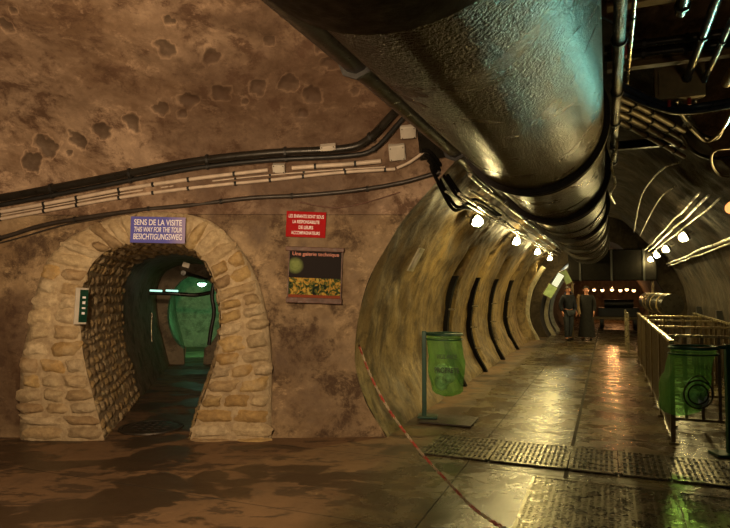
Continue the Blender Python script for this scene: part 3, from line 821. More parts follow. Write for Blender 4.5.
bar('roof_beam', 'dark roof beam crossing just before the second tan beam', 'beam', G(.02, 4.95, 3.42), G(1.0, 4.95, 3.42), .07, .09, 'pipeblack', 'roof beams beside the pipe')
bar('roof_beam', 'dark roof beam far along the gallery above the cables', 'beam', G(.05, 8.2, 3.4), G(.95, 8.2, 3.4), .09, .09, 'pipeblack', 'roof beams beside the pipe')
for k, (z, s, lab) in enumerate([(3.36, 4.7, 'upper black transverse tube between the roof beams'), (3.33, 4.82, 'lower black transverse tube between the roof beams'), (3.38, 3.7, 'black transverse tube high above the first tan beam')]):
    run('roof_tube', lab, 'tube', [G(.0, s, z), G(.4, s, z), G(.8, s+.02, z), G(1.05, s+.02, z)], .028, 'pipeblack', 'black transverse tubes', k=3, clips=.35)
run('roof_pipe', 'glossy black pipe running lengthwise right of the big pipe', 'pipe', line(.44, 3.30, 1.2, 4.1, 5), .035, 'pipeblack', clips=.8)
run('roof_pipe', 'slim blue-grey pipe lengthwise under the roof, left of the pair', 'pipe', line(.60, 3.25, 1.2, 5.5, 6), .028, 'bluecable', clips=.9)
run('roof_pipe', 'slim blue-grey pipe lengthwise under the roof, right of the pair', 'pipe', line(.72, 3.22, 1.2, 6.8, 6), .022, 'bluecable', clips=.9)
run('roof_pipe', 'tan pipe running lengthwise under the roof, right edge', 'pipe', line(.86, 3.16, 1.2, 5.2, 6), .042, 'tan', clips=.9)
run('roof_pipe', 'dark pipe hugging the right flank of the big pipe', 'pipe', line(.08, 3.05, .6, 7.5, 8), .035, 'pipe', clips=.9)
run('roof_pipe', 'thin galvanised pipe close along the right side of the big pipe', 'pipe', line(.16, 3.2, .6, 5.3, 8), .014, 'galv', clips=.9)
def cbox(p, size, label, mat, red=False):
    root = empty('roof_box', p, -TH); tag(root, label, 'electrical box', 'boxes under the roof')
    mb = MB(); mb.box((0, 0, 0), size); mb.build('box_body', mat, root, smooth=False, bevel=.008)
    mb = MB(); mb.box((0, -size[1]/2-.006, 0), (size[0]*.85, .012, size[2]*.8)); mb.build('box_lid', mat, root, smooth=False, bevel=.004)
    for k in (-1, 1): mb = MB(); mb.tube([(k*size[0]*.2, 0, -size[2]/2), (k*size[0]*.2, 0, -size[2]/2-.05)], .014, 8); mb.build('cable_gland', 'redpaint' if red else 'black', root)
    return root
cbox(G(.55, 5.35, 3.24), (.36, .12, .26), 'tan electrical box hanging from the second tan beam', 'tanbox', True)
cbox(G(1.0, 4.75, 3.05), (.30, .12, .18), 'tan electrical box at the right edge beside the tan pipe', 'tanbox')
cbox(G(.10, 4.62, 3.30), (.10, .08, .10), 'small dark red box between the roof beams beside the pipe', 'redpaint')
for k in range(4):
    run('tan_conduit', ['topmost', 'second', 'third', 'lowest'][k]+' of the four tan conduits slanting right of the big pipe', 'conduit', [plane_pt(617, 97+k*8, 3.10-.0*k), plane_pt(640, 107+k*8.5, 3.10), plane_pt(662, 119+k*8.5, 3.08), plane_pt(684, 131+k*8.5, 3.06)], .024, 'tan', 'tan conduits slanting right of the big pipe', clips=.4, k=4)
run('blue_cable', 'thick blue cable drooping from the pipe towards the right edge, upper', 'cable', [plane_pt(614, 80, 3.2), plane_pt(625, 87, 3.16), plane_pt(650, 99, 3.1), plane_pt(672, 107, 3.08), plane_pt(700, 106, 3.1), plane_pt(745, 98, 3.1)], .026, 'bluecable', 'drooping thick cables')
run('blue_cable', 'thick blue cable drooping beneath the upper blue cable', 'cable', [plane_pt(614, 88, 3.18), plane_pt(625, 94, 3.12), plane_pt(650, 105, 3.06), plane_pt(675, 112, 3.04), plane_pt(700, 111, 3.06), plane_pt(745, 103, 3.06)], .022, 'bluecable', 'drooping thick cables')
run('dark_cable', 'black cable curling down from the boxes to the right edge', 'cable', [plane_pt(676, 100, 3.1), plane_pt(684, 118, 3.06), plane_pt(700, 134, 3.0), plane_pt(716, 138, 2.98), plane_pt(728, 120, 3.02), plane_pt(745, 104, 3.05)], .02, 'cable', 'loose cables upper right')
run('galvanised_tube', 'pale curved tube looping near the right edge under the boxes', 'tube', [plane_pt(690, 128, 3.0), plane_pt(706, 141, 2.95), plane_pt(720, 132, 2.96), plane_pt(732, 112, 2.98)], .014, 'tan', 'loose cables upper right')
run('dark_cable', 'black cable sagging low from the conduits to the right edge', 'cable', [plane_pt(680, 134, 3.05), plane_pt(692, 150, 2.95), plane_pt(712, 158, 2.9), plane_pt(745, 156, 2.9)], .018, 'cable', 'loose cables upper right')
run('thin_cable', 'thin wavy cable hanging right of the big pipe, beside the strap', 'cable', [plane_pt(634, 232, 2.7), plane_pt(640, 200, 2.9), plane_pt(650, 182, 3.0), plane_pt(664, 168, 3.05), plane_pt(680, 162, 3.05)], .009, 'galv', 'thin cables under the roof')
run('thin_cable', 'thin straight cable in the middle of the dark roof', 'cable', [plane_pt(640, 236, 2.75), plane_pt(650, 215, 2.9), plane_pt(662, 196, 3.0), plane_pt(676, 186, 3.05)], .009, 'galv', 'thin cables under the roof')
run('thin_cable', 'pale cable looping down by the amber lamp', 'cable', [plane_pt(745, 176, 2.75), plane_pt(722, 176, 2.75), plane_pt(712, 164, 2.8), plane_pt(716, 150, 2.85), plane_pt(745, 148, 2.9)], .012, 'tan', 'thin cables under the roof')
run('thin_cable', 'thin cable winding down the right flank of the big pipe', 'cable', [G(.02, 5.9, 3.15), G(.1, 6.2, 3.0), G(.05, 6.6, 2.85), G(.09, 7.1, 2.75), G(.04, 7.6, 2.7), G(.1, 8.6, 2.72)], .012, 'galv', 'thin cables under the roof')

# ------------------------------------------------------------------ signs
def sign(name, label, px, py, w_, h_, mat, roll, Y=YW-.02):
    p = at_depth(px, py, Y); root = empty(name, p); root.rotation_euler = (0, roll, 0); tag(root, label, 'sign')
    mb = MB(); mb.box((0, 0, 0), (w_, .012, h_)); mb.build('sign_plate', mat, root, smooth=False, bevel=.003)
    return root
b = sign('direction_sign', 'blue three-line sign with white lettering at the top of the arch', 158, 230, .575, .275, 'signblue', .02, YF-.09)
text('SENS DE LA VISITE', .085, 'letter', b, (0, -.008, .075), width=.50)
text('THIS WAY FOR THE TOUR', .075, 'letter', b, (0, -.008, 0), width=.50, shear=.2)
text('BESICHTIGUNGSWEG', .085, 'letter', b, (0, -.008, -.075), width=.51, shear=.1)
mb = MB(); [mb.box((x, .05, z), (.02, .1, .02)) for x in (-.22, .22) for z in (.08,)]; mb.build('bracket', 'cable', b, smooth=False)
b = sign('warning_sign', 'red sign with four white lines above the framed poster', 306, 224.5, .43, .28, 'signred', .04, YW-.035)
for k, (t, wd) in enumerate([('LES ENFANTS SONT SOUS', .38), ('LA RESPONSABILITE', .29), ('DE LEURS', .155), ('ACCOMPAGNATEURS', .31)]):
    text(t, .05, 'letter', b, (0, -.008, .085-k*.06), width=wd)
p = at_depth(315, 275, YW-.06); root = empty('poster_board', p); root.rotation_euler = (0, .035, 0); tag(root, 'wood framed dark poster with a coloured picture under red sign', 'poster')
mb = MB(); mb.box((0, 0, 0), (.565, .02, .54)); mb.build('poster_sheet', 'poster', root, smooth=False)
mb = MB(); mb.box((-.01, -.01, .275), (.63, .05, .045)); mb.build('frame_rail', 'wood', root, smooth=False, bevel=.005)
mb = MB(); mb.box((0, -.01, -.275), (.60, .05, .06)); mb.build('frame_rail', 'wood', root, smooth=False, bevel=.005)
for e in (-1, 1): mb = MB(); mb.box((e*.285, -.005, 0), (.012, .03, .54)); mb.build('frame_side', 'wood', root, smooth=False)
text('Une galerie technique', .055, 'letterred', root, (0, -.012, .222), width=.50)
# narrow board on the jamb
root = empty('jamb_sign', Vector((INs[28][0]+.01, YF-.09, 1.42))); tag(root, 'narrow upright dark board with pale edge on left arch jamb', 'sign')
root.location = at_depth(81, 306, YF-.06); root.rotation_euler = (0, .05, .9)
mb = MB(); mb.box((0, 0, 0), (.13, .02, .38)); mb.build('sign_plate', 'boxwhite', root, smooth=False, bevel=.003)
mb = MB(); mb.box((.02, -.012, .0), (.085, .006, .34)); mb.build('sign_face', 'greenpaint', root, smooth=False)
for k, (a, c) in enumerate([(.035, .022), (.03, .03), (.036, .018), (.03, .026)]):
    mb = MB(); mb.box((.02, -.0165, .09-.055*k), (a, .003, c)); mb.build('printed_mark', 'letter', root, smooth=False)

# plaque on the gallery wall
def galwall(s, z, side=-1, off=0.03):
    ph = [p for p in _hp]; zs = [p.y for p in _hp]; hs = [p.x for p in _hp]; h = float(np.interp(z, zs, hs)); h1 = float(np.interp(z+.05, zs, hs)); h0 = float(np.interp(z-.05, zs, hs))
    slope = math.atan2(h0-h1, .1)
    return G(U0+side*(h-off), s, z), slope
p, sl = galwall(7.15, 1.95, -1, .07); root = empty('wall_plaque', p); root.rotation_euler = (0, sl, -TH); tag(root, 'small pale tilted plaque high on left gallery wall', 'plaque')
mb = MB(); mb.box((0, 0, 0), (.02, .22, .32)); mb.build('plaque_plate', 'ring', root, smooth=False, bevel=.004)
mb = MB(); mb.box((.013, 0, .0), (.006, .12, .20)); mb.build('plaque_face', 'boxwhite', root, smooth=False)

# ------------------------------------------------------------------ floor grates and covers
def grate(label, u0, u1, s0, s1, kind, group):
    cu, cs = (u0+u1)/2, (s0+s1)/2; root = empty('floor_grate', G(cu, cs, .002), -TH); tag(root, label, 'grate', group)
    w_, l_ = u1-u0-.012, s1-s0-.012
    mb = MB()
    for e in (-1, 1): mb.box((e*(w_/2-.012), 0, .006), (.024, l_, .012)); mb.box((0, e*(l_/2-.012), .006), (w_, .024, .012))
    mb.build('grate_frame', 'grate', root, smooth=False)
    mb = MB()
    if kind == 'bars':
        pan = MB(); pan.box((0, 0, -.001), (w_-.02, l_-.02, .003)); pan.build('grate_pan', 'black', root, smooth=False)
        n = int(w_/.045)
        for k in range(n): mb.box((-w_/2+.024+(w_-.048)*k/(n-1), 0, .0055), (.022, l_-.05, .010))
        for k in range(1, 6): mb.box((0, -l_/2+l_*k/6, .006), (w_-.04, .01, .009))
    else:
        mb.box((0, 0, .003), (w_-.02, l_-.02, .006))
        a = 0; ny = int(l_/.045); nx = int(w_/.045)
        for i in range(nx):
            for j in range(ny):
                x = -w_/2+.03+(w_-.06)*i/(nx-1); y = -l_/2+.03+(l_-.06)*j/(ny-1)
                mb.box((x, y, .0075), (.032, .009, .004), Matrix.Rotation(.78 if (i+j) % 2 else -.78, 3, 'Z'))
    mb.build('grate_bars' if kind == 'bars' else 'tread_plate', 'grate', root, smooth=False)
    return root
us = [-1.72, -1.05, -.36, .06, .47, 1.10]
nm = ['leftmost', 'second from left', 'third from left', 'fourth from left', 'rightmost']
for i in range(5): grate(f'barred grate across the gallery mouth, {nm[i]} of the strip', us[i], us[i+1], 5.62, 6.42, 'bars', 'barred floor grates across the gallery')
grate('large steel tread plate on the floor in front, left of the two', -.62, .44, 2.9, 5.32, 'tread', 'steel tread plates in front')
grate('steel tread plate in the front right corner of the floor', .46, 1.5, 2.9, 5.32, 'tread', 'steel tread plates in front')
p = Vector((-2.45, 6.95, .0)); root = empty('manhole_cover', p); tag(root, 'round dark iron manhole cover in the stone arch mouth', 'manhole cover')
mb = MB(); mb.lathe([(0.0, .012), (.30, .012), (.31, .008), (.31, 0)], 40); mb.build('cover_plate', 'cover', root)
mb = MB(); mb.lathe([(.315, 0), (.315, .016), (.355, .016), (.36, 0)], 40); mb.build('cover_ring', 'cover', root)
mb = MB(); [mb.box((.09*i, .09*j, .014), (.05, .02, .006)) for i in range(-2, 3) for j in range(-2, 3) if i*i+j*j < 8]; mb.build('tread_studs', 'cover', root, smooth=False)
mb = MB(); mb.box((0, 0, .01), (.62, .5, .02)); o = mb.build('floor_slab', 'cover', None, smooth=False, bevel=.005); o.location = G(-1.80, 7.15, 0); o.rotation_euler = (0, 0, -TH); tag(o, 'low dark slab under the left green bin stand', 'slab')

# ------------------------------------------------------------------ bins: green stand with a hoop and a translucent bag
def bin_stand(p, rz, label, flip, hgt=1.05, blab=None):
    root = empty('bin_stand', p, rz); tag(root, label, 'bin')
    e = -1 if flip else 1      # direction of the hoop from the pole
    mb = MB(); mb.box((0, 0, .5*hgt), (.055, .055, hgt)); mb.build('pole', 'greenpaint', root, smooth=False, bevel=.006)
    mb = MB(); mb.box((e*.04, 0, .012), (.24, .2, .024)); mb.build('base_plate', 'greenpaint', root, smooth=False, bevel=.006)
    mb = MB(); c = Vector((e*(.32 if flip else .25), 0, hgt-.03)); R = .205
    mb.tube([c+Vector((R*1.02*math.cos(a), R*.8*math.sin(a), 0)) for a in [2*PI*k/32 for k in range(32)]], .014, 8, closed=True)
    mb.tube([(0, 0, hgt-.03), (e*.12, 0, hgt-.03)], .02, 8); mb.build('hoop', 'greenpaint', root)
    mb = MB(); 
    for zz in (0, -.055):
        mb.tube([c+Vector(((R+.014)*1.02*math.cos(a), (R+.014)*.8*math.sin(a), zz-.01)) for a in [2*PI*k/32 for k in range(32)]], .008, 6, closed=True)
    mb.build('bag_clamp', 'greenpaint', root)
    # bag
    seg, rows = 48, 22; V = []; H = (.60 if flip else .70)*hgt
    for r in range(rows+1):
        f = r/rows; z = c.z-.02-H*f
        taper = 1.02-.16*f+.12*math.sin(PI*min(1, f*1.05))*(1 if f > .4 else .4)
        if f > .88: taper *= math.sqrt(max(.02, 1-((f-.88)/.125)**2))
        for k in range(seg):
            a = 2*PI*k/seg
            fold = 1+(.05*math.sin(7*a+3*f)+.03*math.sin(13*a-2*f))*min(1, f*3)+.10*noise.noise(Vector((math.cos(a)*1.5, math.sin(a)*1.5, f*4+(5 if flip else 0))))
            V.append((c.x+R*taper*fold*math.cos(a)+(-.15*f if flip else .03*f), c.y+R*.78*taper*fold*math.sin(a), z))
    fs = [(r*seg+k, r*seg+(k+1) % seg, (r+1)*seg+(k+1) % seg, (r+1)*seg+k) for r in range(rows) for k in range(seg)]+[tuple(rows*seg+k for k in range(seg))]
    mb = MB(); mb.add(V, fs); bag = mb.build('bag', 'bag', root)
    return root, bag, c, H, R
bl, bagl, c, H, R = bin_stand(G(-2.11, 7.15, .02), -TH+.22, 'green pole stand with a printed clear green bag by left wall', False)
text('VIGILANCE', .075, 'letterblack', bagl, (c.x+.03, -.20, c.z-.26), width=.24)
text('PROPRETE', .09, 'letterblack', bagl, (c.x+.03, -.205, c.z-.42), width=.29)
def litter(root_bin, c, zc, label, R):
    """crumpled rubbish in the bag bottom"""
    V, F = [], []
    bm = bmesh.new()
    for k in range(9):
        m = bmesh.new(); bmesh.ops.create_icosphere(m, subdivisions=2, radius=random.uniform(.06, .09))
        off = Vector((random.uniform(-.085, .085), random.uniform(-.06, .06), random.uniform(-.05, .10)))
        sd = Vector((k*3.1, 0, 0))
        for v in m.verts: v.co = v.co*(1+.6*noise.noise(v.co*22+sd))+off
        me = bpy.data.meshes.new('t'); m.to_mesh(me); m.free(); bm.from_mesh(me); bpy.data.meshes.remove(me)
    me = bpy.data.meshes.new('litter'); bm.to_mesh(me); bm.free(); me.materials.append(M['litter'])
    o = bpy.data.objects.new('litter', me); COL.objects.link(o)
    o.location = root_bin.matrix_basis @ Vector((c.x+.02, 0, zc)); tag(o, label, 'rubbish', kind='stuff')
bpy.context.view_layer.update()
litter(bl, c, c.z-H+.19, 'crumpled rubbish inside the left green bag', R)
br, bagr, c, H, R = bin_stand(G(1.06, 6.70, .0), -TH+.30, 'green pole stand with green bag before railings at right edge', True, 1.06)
litter(br, c, c.z-H+.16, 'small heap of rubbish inside the right green bag', R)
p = br.matrix_basis @ Vector((c.x-.06, -.22, c.z-.42)); root = empty('bag_tie', p, br.rotation_euler.z); tag(root, 'round dark wire ring hanging over the right green bag', 'ring')
for rr, nmx in ((.13, 'outer_ring'), (.09, 'inner_ring')):
    mb = MB(); mb.tube([(rr*math.cos(a), 0, rr*math.sin(a)) for a in [2*PI*k/28 for k in range(28)]], .008, 6, closed=True); mb.build(nmx, 'pipeblack', root)
mb = MB(); mb.tube(spline([(-.1, 0, .09), (-.05, .005, .15), (.03, 0, .17), (.1, 0, .1)], 5), .006, 6); mb.build('tie_cord', 'cable', root)

# ------------------------------------------------------------------ railings round the channel on the right
def railing(L, label, group, n=None, hgt=1.06):
    root = empty('railing_panel'); tag(root, label, 'railing', group)
    mb = MB(); mb.box((0, 0, hgt-.015), (L, .05, .03)); mb.build('top_rail', 'railtop', root, smooth=False, bevel=.004)
    mb = MB(); mb.box((0, 0, .09), (L-.04, .03, .03)); mb.build('bottom_rail', 'rail', root, smooth=False)
    for e in (-1, 1):
        mb = MB(); mb.box((e*(L/2-.025), 0, (hgt-.03)/2), (.045, .045, hgt-.03)); po = mb.build('post', 'rail', root, smooth=False)
        mb = MB(); mb.box((e*(L/2-.025), 0, .008), (.1, .1, .016)); mb.build('base_plate', 'rail', po, smooth=False)
    n = n or int(L/.11)
    for k in range(1, n):
        mb = MB(); x = -L/2+L*k/n; mb.box((x, 0, (hgt+.06)/2), (.035, .012, hgt-.11)); mb.build('baluster', 'rail', root, smooth=False)
    return root
side = railing(1.5, 'nearest brown steel railing panel along the walkway', 'railings along the walkway')
for i in range(5):
    o = side if i == 0 else copy_tree(side)
    o.location = G(.60, 7.72+1.515*i, 0); o.rotation_euler = (0, 0, PI/2-TH)
    o['label'] = ['nearest', 'second', 'third', 'fourth', 'farthest'][i]+' brown steel railing panel in the long row beside the walkway'
fr = railing(1.02, 'front brown steel railing panel behind the right green bin', 'railings across the channel', 6)
for i, s in enumerate((7.85, 9.62, 11.42, 13.22)):
    o = fr if i == 0 else copy_tree(fr)
    o.location = G(1.155, s, 0); o.rotation_euler = (0, 0, -TH)
    o['label'] = ['front cross railing just behind the right green bin', 'second cross railing behind the right green bin', 'third cross railing back between the long railings', 'farthest cross railing between the long railings'][i]
side2 = railing(1.9, 'x', 'railings along the right wall', 14)
for i in range(4):
    o = side2 if i == 0 else copy_tree(side2)
    o.location = G(1.73, 8.2+1.93*i, 0); o.rotation_euler = (0, 0, PI/2-TH)
    o['label'] = ['nearest', 'second', 'third', 'farthest'][i]+' railing panel in the row against the dark right wall'

# outlets in the right wall
for i, s in enumerate((11.6, 14.4, 17.4)):
    p, sl = galwall(s, .98, 1, .05); root = empty('wall_outlet', p, -TH); tag(root, ['nearest', 'middle', 'farthest'][i]+' dark hooded outlet low on the right gallery wall', 'outlet', 'hooded outlets on the right wall')
    mb = MB(); mb.add([(-.08, -.17, -.13), (-.08, .17, -.13), (-.08, .09, .15), (-.08, -.09, .15), (.12, -.17, -.13), (.12, .17, -.13), (.12, .09, .15), (.12, -.09, .15)], [(0, 3, 2, 1), (4, 5, 6, 7), (0, 1, 5, 4), (2, 3, 7, 6), (1, 2, 6, 5), (3, 0, 4, 7)]); mb.build('hood', 'black', root, smooth=False)
    mb = MB(); mb.box((-.085, 0, -.14), (.03, .36, .02)); mb.build('sill', 'rail', root, smooth=False)
# banded black duct behind the railings
root = empty('banded_duct', G(1.35, 15.3, 1.30)); tag(root, 'fat black duct with pale bands behind the far railings', 'duct')
P = spline([G(1.36, 15.3, 1.22), G(1.2, 16.0, 1.22), G(1.12, 17.2, 1.22), G(1.1, 18.5, 1.22), G(1.1, 20.0, 1.22)], 6)
mb = MB(); mb.tube(P, .25, 24); part(mb, 'duct_body', 'pipeblack', root)
for k in (3, 7, 11, 15):
    d = (P[k+1]-P[k]).normalized(); mb = MB(); mb.tube([P[k]-d*.03, P[k]+d*.03], .262, 24); part(mb, 'band', 'tan', root)
for k in (5, 14, 20):
    mb = MB(); q = P[k]; mb.box((q.x, q.y, .48), (.08, .08, .98)); part(mb, 'support', 'rail', root, smooth=False)
# little barrier stands ahead of the passage
for i, (u, s) in enumerate(((.42, 15.6), (.42, 17.6))):
    root = empty('barrier_stand', G(u, s, 0), PI/2-TH); tag(root, ('nearer' if i == 0 else 'farther')+' small metal barrier standing beyond the railing row', 'barrier', 'small metal barriers')
    mb = MB(); mb.tube([(-.35, 0, .02), (-.35, 0, 1.0), (.35, 0, 1.0), (.35, 0, .02)], .022, 8); mb.build('hoop_frame', 'galv', root)
    mb = MB(); mb.tube([(-.35, 0, .55), (.35, 0, .55)], .014, 8); mb.build('mid_rail', 'galv', root)
    for e in (-1, 1): mb = MB(); mb.box((e*.35, 0, .012), (.06, .4, .024)); mb.build('foot', 'rail', root, smooth=False)

# ------------------------------------------------------------------ red and white chain
def chain():
    root = empty('barrier_chain', (-.04, 6.15, .98)); tag(root, 'red and white barrier chain hanging from the wall across the floor', 'chain')
    pts = spline([(-.06, 6.42, .98), (.05, 5.95, .75), (.20, 5.45, .53), (.40, 4.75, .36), (.56, 4.15, .285), (.68, 3.6, .27), (.82, 3.0, .36), (.97, 2.5, .52), (1.12, 2.1, .70), (1.28, 1.75, .92)], 30)
    L = [0]
    for a, b in zip(pts, pts[1:]): L.append(L[-1]+(b-a).length)
    step = .036; n = int(L[-1]/step)
    def P(d):
        i = min(int(np.searchsorted(L, d)), len(pts)-1); return pts[max(0, i)]
    mb = MB()
    for k in range(n):
        p = P(k*step+.02); t = (P(min(L[-1], k*step+.05))-P(max(0, k*step-.01))).normalized()
        a = t.cross(Vector((0, 0, 1))).normalized()
        if k % 2: a = t.cross(a)
        mb.tube([p+t*(.024*math.cos(q))+a*(.010*math.sin(q)) for q in [2*PI*j/12 for j in range(12)]],   .0036, 5, closed=True)
        if k % 4 == 3 or k == n-1:
            part(mb, 'chain_segment', 'chainwhite' if (k//4) % 2 else 'chainred', root)['label'] = 'white links' if (k//4) % 2 else 'red links'
            mb = MB()
    mb = MB(); mb.tube([(-.07, 6.50, .98), (-.06, 6.42, .98), (-.06, 6.40, .995)], .01, 6); part(mb, 'wall_hook', 'rail', root)
    root['category'] = 'chain'
chain()
root = empty('barrier_post', (1.30, 1.72, 0)); tag(root, 'post holding the near end of the chain', 'post')
mb = MB(); mb.tube([(0, 0, 0), (0, 0, .98)], .025, 10); mb.build('post_tube', 'chainred', root)
mb = MB(); mb.lathe([(0, .03), (.14, .03), (.16, 0)], 20); mb.build('post_base', 'black', root)

# ------------------------------------------------------------------ inside the side tunnel
def T(dx, y, z): return Vector((-2.28+dx+TDX*(y-YF), y, z))
run('tunnel_pipe', 'black pipe crossing the dark side tunnel at head height', 'pipe', [at_depth(150, 293, 10.4), at_depth(172, 293.5, 10.4), at_depth(195, 295, 10.5), at_depth(214, 292, 10.5)], .035, 'pipeblack')
for i, (x0, x1) in enumerate(((150, 162), (166, 178))):
    a, b_ = at_depth(x0, 290.5, 10.25), at_depth(x1, 291, 10.25)
    mb = MB(); mb.tube([a, b_], .016, 8); o = mb.build('tube_lamp', 'tube', None); tag(o, ('left' if i == 0 else 'right')+' pale green tube lamp in front of the tunnel pipe', 'lamp', 'tube lamps in the tunnel')
run('hanging_hose', 'black hose hanging at the right side of the tunnel mouth', 'hose', [at_depth(214, 283, 9), at_depth(212, 296, 9), at_depth(214, 312, 9), at_depth(211, 330, 9), at_depth(209, 345, 9)], .03, 'black')
run('ceiling_hose', 'black hose along the dark tunnel crown', 'hose', [T(.28, 7.2, 1.78), T(.3, 9, 1.78), T(.3, 12, 1.78), T(.3, 16, 1.78)], .03, 'black')
root = empty('tunnel_lamp', T(.10, 14.3, 1.72)); tag(root, 'glowing green-white lamp deep in the side tunnel', 'lamp')
mb = MB(); mb.lathe([(0, .05), (.11, .05), (.13, 0), (.10, -.01)], 20); mb.build('lamp_housing', 'pipeblack', root)
mb = MB(); mb.lathe([(.10, -.01), (.09, -.05), (.05, -.08), (0, -.09)], 20); mb.build('lamp_glass', emit('green_lamp_glass', (.6, 1, .8), 12), root)
_l = light('tunnel_light', 'SPOT', T(.10, 13.5, 1.55), 110, (.20, 1, .42), .08, spot=2.6, blend=.3); aim(_l, T(.15, 16.5, 1.35))
mb = MB(); mb.box((0, 0, 0), (.10, .02, .07)); o = mb.build('small_plate', 'boxwhite', None, smooth=False, bevel=.004); o.location = at_depth(186, 265, 8.6); o.rotation_euler = (0, .3, 0); tag(o, 'small pale plate hanging under the tunnel crown', 'plate')
run('hanging_hose', 'thin upright tube standing by the left tunnel wall', 'tube', [T(-.42, 9.6, .75), T(-.43, 9.6, 1.0), T(-.42, 9.6, 1.2)], .012, 'galv')

# ------------------------------------------------------------------ rings, info panels and far passage
for i, s in enumerate((19.3, 21.5, 23.5)):
    sc = .93 if i == 0 else LS*.97
    V = []; n = 40
    for k in range(n+1):
        ph = _an[0]+(2.15-_an[0])*k/n
        r = float(RG(ph))*sc
        for dr, ds in ((0, -.12), (-.12, -.12), (-.12, .12), (0, .12)):
            V.append(G(U0-(r+dr+.03)*math.sin(ph), s+ds, ZG*sc-(r+dr+.03)*math.cos(ph)))
    F = [(k*4+j, k*4+(j+1) % 4, k*4+4+(j+1) % 4, k*4+4+j) for k in range(n) for j in range(4)]+[(0, 1, 2, 3), (n*4+3, n*4+2, n*4+1, n*4)]
    mb = MB(); mb.add(V, F); o = mb.build('plaster_rib', 'ring', None, smooth=True)
    tag(o, ['nearest pale curved rib at the end of the left gallery wall', 'middle pale curved rib left of the two people', 'farthest pale curved rib left of the two people'][i], 'rib', 'pale ribs')
for i, (px, py, Yd, w_, h_) in enumerate([(550, 291, 16.3, .28, .36), (557, 281, 17.0, .2, .5), (566, 277, 17.3, .2, .42)]):
    p = at_depth(px, py, Yd); root = empty('info_panel', p); root.rotation_euler = (0, .55 if i < 2 else -.45, -TH*.3)
    tag(root, ['greenish lit panel, lowest by the pale ribs', 'white lit panel above the greenish one at the rib curve', 'small green lit panel, rightmost at the rib curve'][i], 'panel', 'lit panels by the ribs')
    mb = MB(); mb.box((0, 0, 0), (w_, .04, h_)); mb.build('panel_frame', 'rail', root, smooth=False)
    mb = MB(); mb.box((0, -.023, 0), (w_*.88, .006, h_*.9)); mb.build('panel_face', 'panel' if i == 1 else simple('green_panel', (.30, .42, .2), .5), root, smooth=False)
light('panel_light', 'POINT', G(-1.2, 21.6, 2.2), 18, (.95, 1, .75), .08)
for i in range(7):
    p = G(-.9+.34*i+.06*math.sin(i*5), 30+.15*(i % 2), 1.52+.03*math.sin(i*3)); root = empty('passage_lamp', p); tag(root, f'small warm ceiling lamp at the passage end, {["leftmost","second","third","fourth","fifth","sixth","rightmost"][i]} of the row', 'lamp', 'lamps at the passage end')
    mb = MB(); mb.lathe([(0, .1), (.06, .09), (.08, .02)], 10); mb.build('lamp_shade', 'pipeblack', root)
    mb = MB(); mb.lathe([(.075, .02), (.07, -.04), (.03, -.08), (0, -.08)], 10); mb.build('lamp_glass', 'bulbwarm', root)
light('passage_light', 'POINT', G(.2, 31, 1.9), 110, (1, .42, .14), .1)
light('passage_light', 'POINT', G(1.0, 23.5, 2.3), 14, (1, .55, .22), .1)
root = empty('lintel_duct', G(.1, 19.97, 2.30), -TH); tag(root, 'wide black box duct across the gallery end above the people', 'duct')
mb = MB(); mb.box((0, 0, 0), (2.5, .5, .95)); mb.build('duct_body', 'mattblack', root, smooth=False, bevel=.03)
for x in (-.9, 0, .9): mb = MB(); mb.box((x, -.26, 0), (.06, .03, .97)); mb.build('duct_band', 'black', root, smooth=False)
for x in (-1.15, 1.15): mb = MB(); mb.box((x, .12, -1.38), (.07, .07, 1.84)); mb.build('duct_leg', 'rail', root, smooth=False)
# machine in the far passage
root = empty('pump_wagon', G(.35, 26, 0), -TH); tag(root, 'dark wheeled machine standing in the far passage behind the people', 'machine')
mb = MB(); mb.box((0, 0, .65), (1.5, 1.2, .35)); mb.build('machine_body', 'black', root, smooth=False, bevel=.03)
mb = MB(); mb.tube([(-.5, -.3, .98), (.55, -.3, .98)], .17, 16); mb.build('tank', 'pipeblack', root)
mb = MB(); mb.box((0, -.62, .42), (1.9, .06, .1)); mb.build('bumper', 'rail', root, smooth=False)
for sx in (-.6, .6):
    for sy in (-.45, .45):
        mb = MB(); mb.tube([(sx-.07, sy, .25), (sx+.07, sy, .25)], .25, 18); mb.build('wheel', 'black', root)

# ------------------------------------------------------------------ people
def skin_obj(name, verts, edges, radii, mat, parent, root_i=0, sub=2):
    me = bpy.data.meshes.new(name); me.from_pydata(verts, edges, []); o = bpy.data.objects.new(name, me); COL.objects.link(o)
    bm = bmesh.new(); bm.from_mesh(me); lay = bm.verts.layers.skin.verify(); bm.verts.ensure_lookup_table()
    for i, v in enumerate(bm.verts):
        r = radii[i]; r = r if isinstance(r, tuple) else (r, r); v[lay].radius = r
        if i == root_i: v[lay].use_root = True
    bm.to_mesh(me); bm.free()
    m = o.modifiers.new('skin', 'SKIN'); m.use_smooth_shade = True; m.branch_smoothing = .4
    s = o.modifiers.new('sub', 'SUBSURF'); s.levels = sub; s.render_levels = sub
    bpy.context.view_layer.update()
    m2 = bpy.data.meshes.new_from_object(o.evaluated_get(bpy.context.evaluated_depsgraph_get()))
    o.modifiers.clear(); o.data = m2; m2.materials.clear(); m2.materials.append(M[mat]); m2.polygons.foreach_set('use_smooth', [True]*len(m2.polygons)); o.parent = parent
    return o
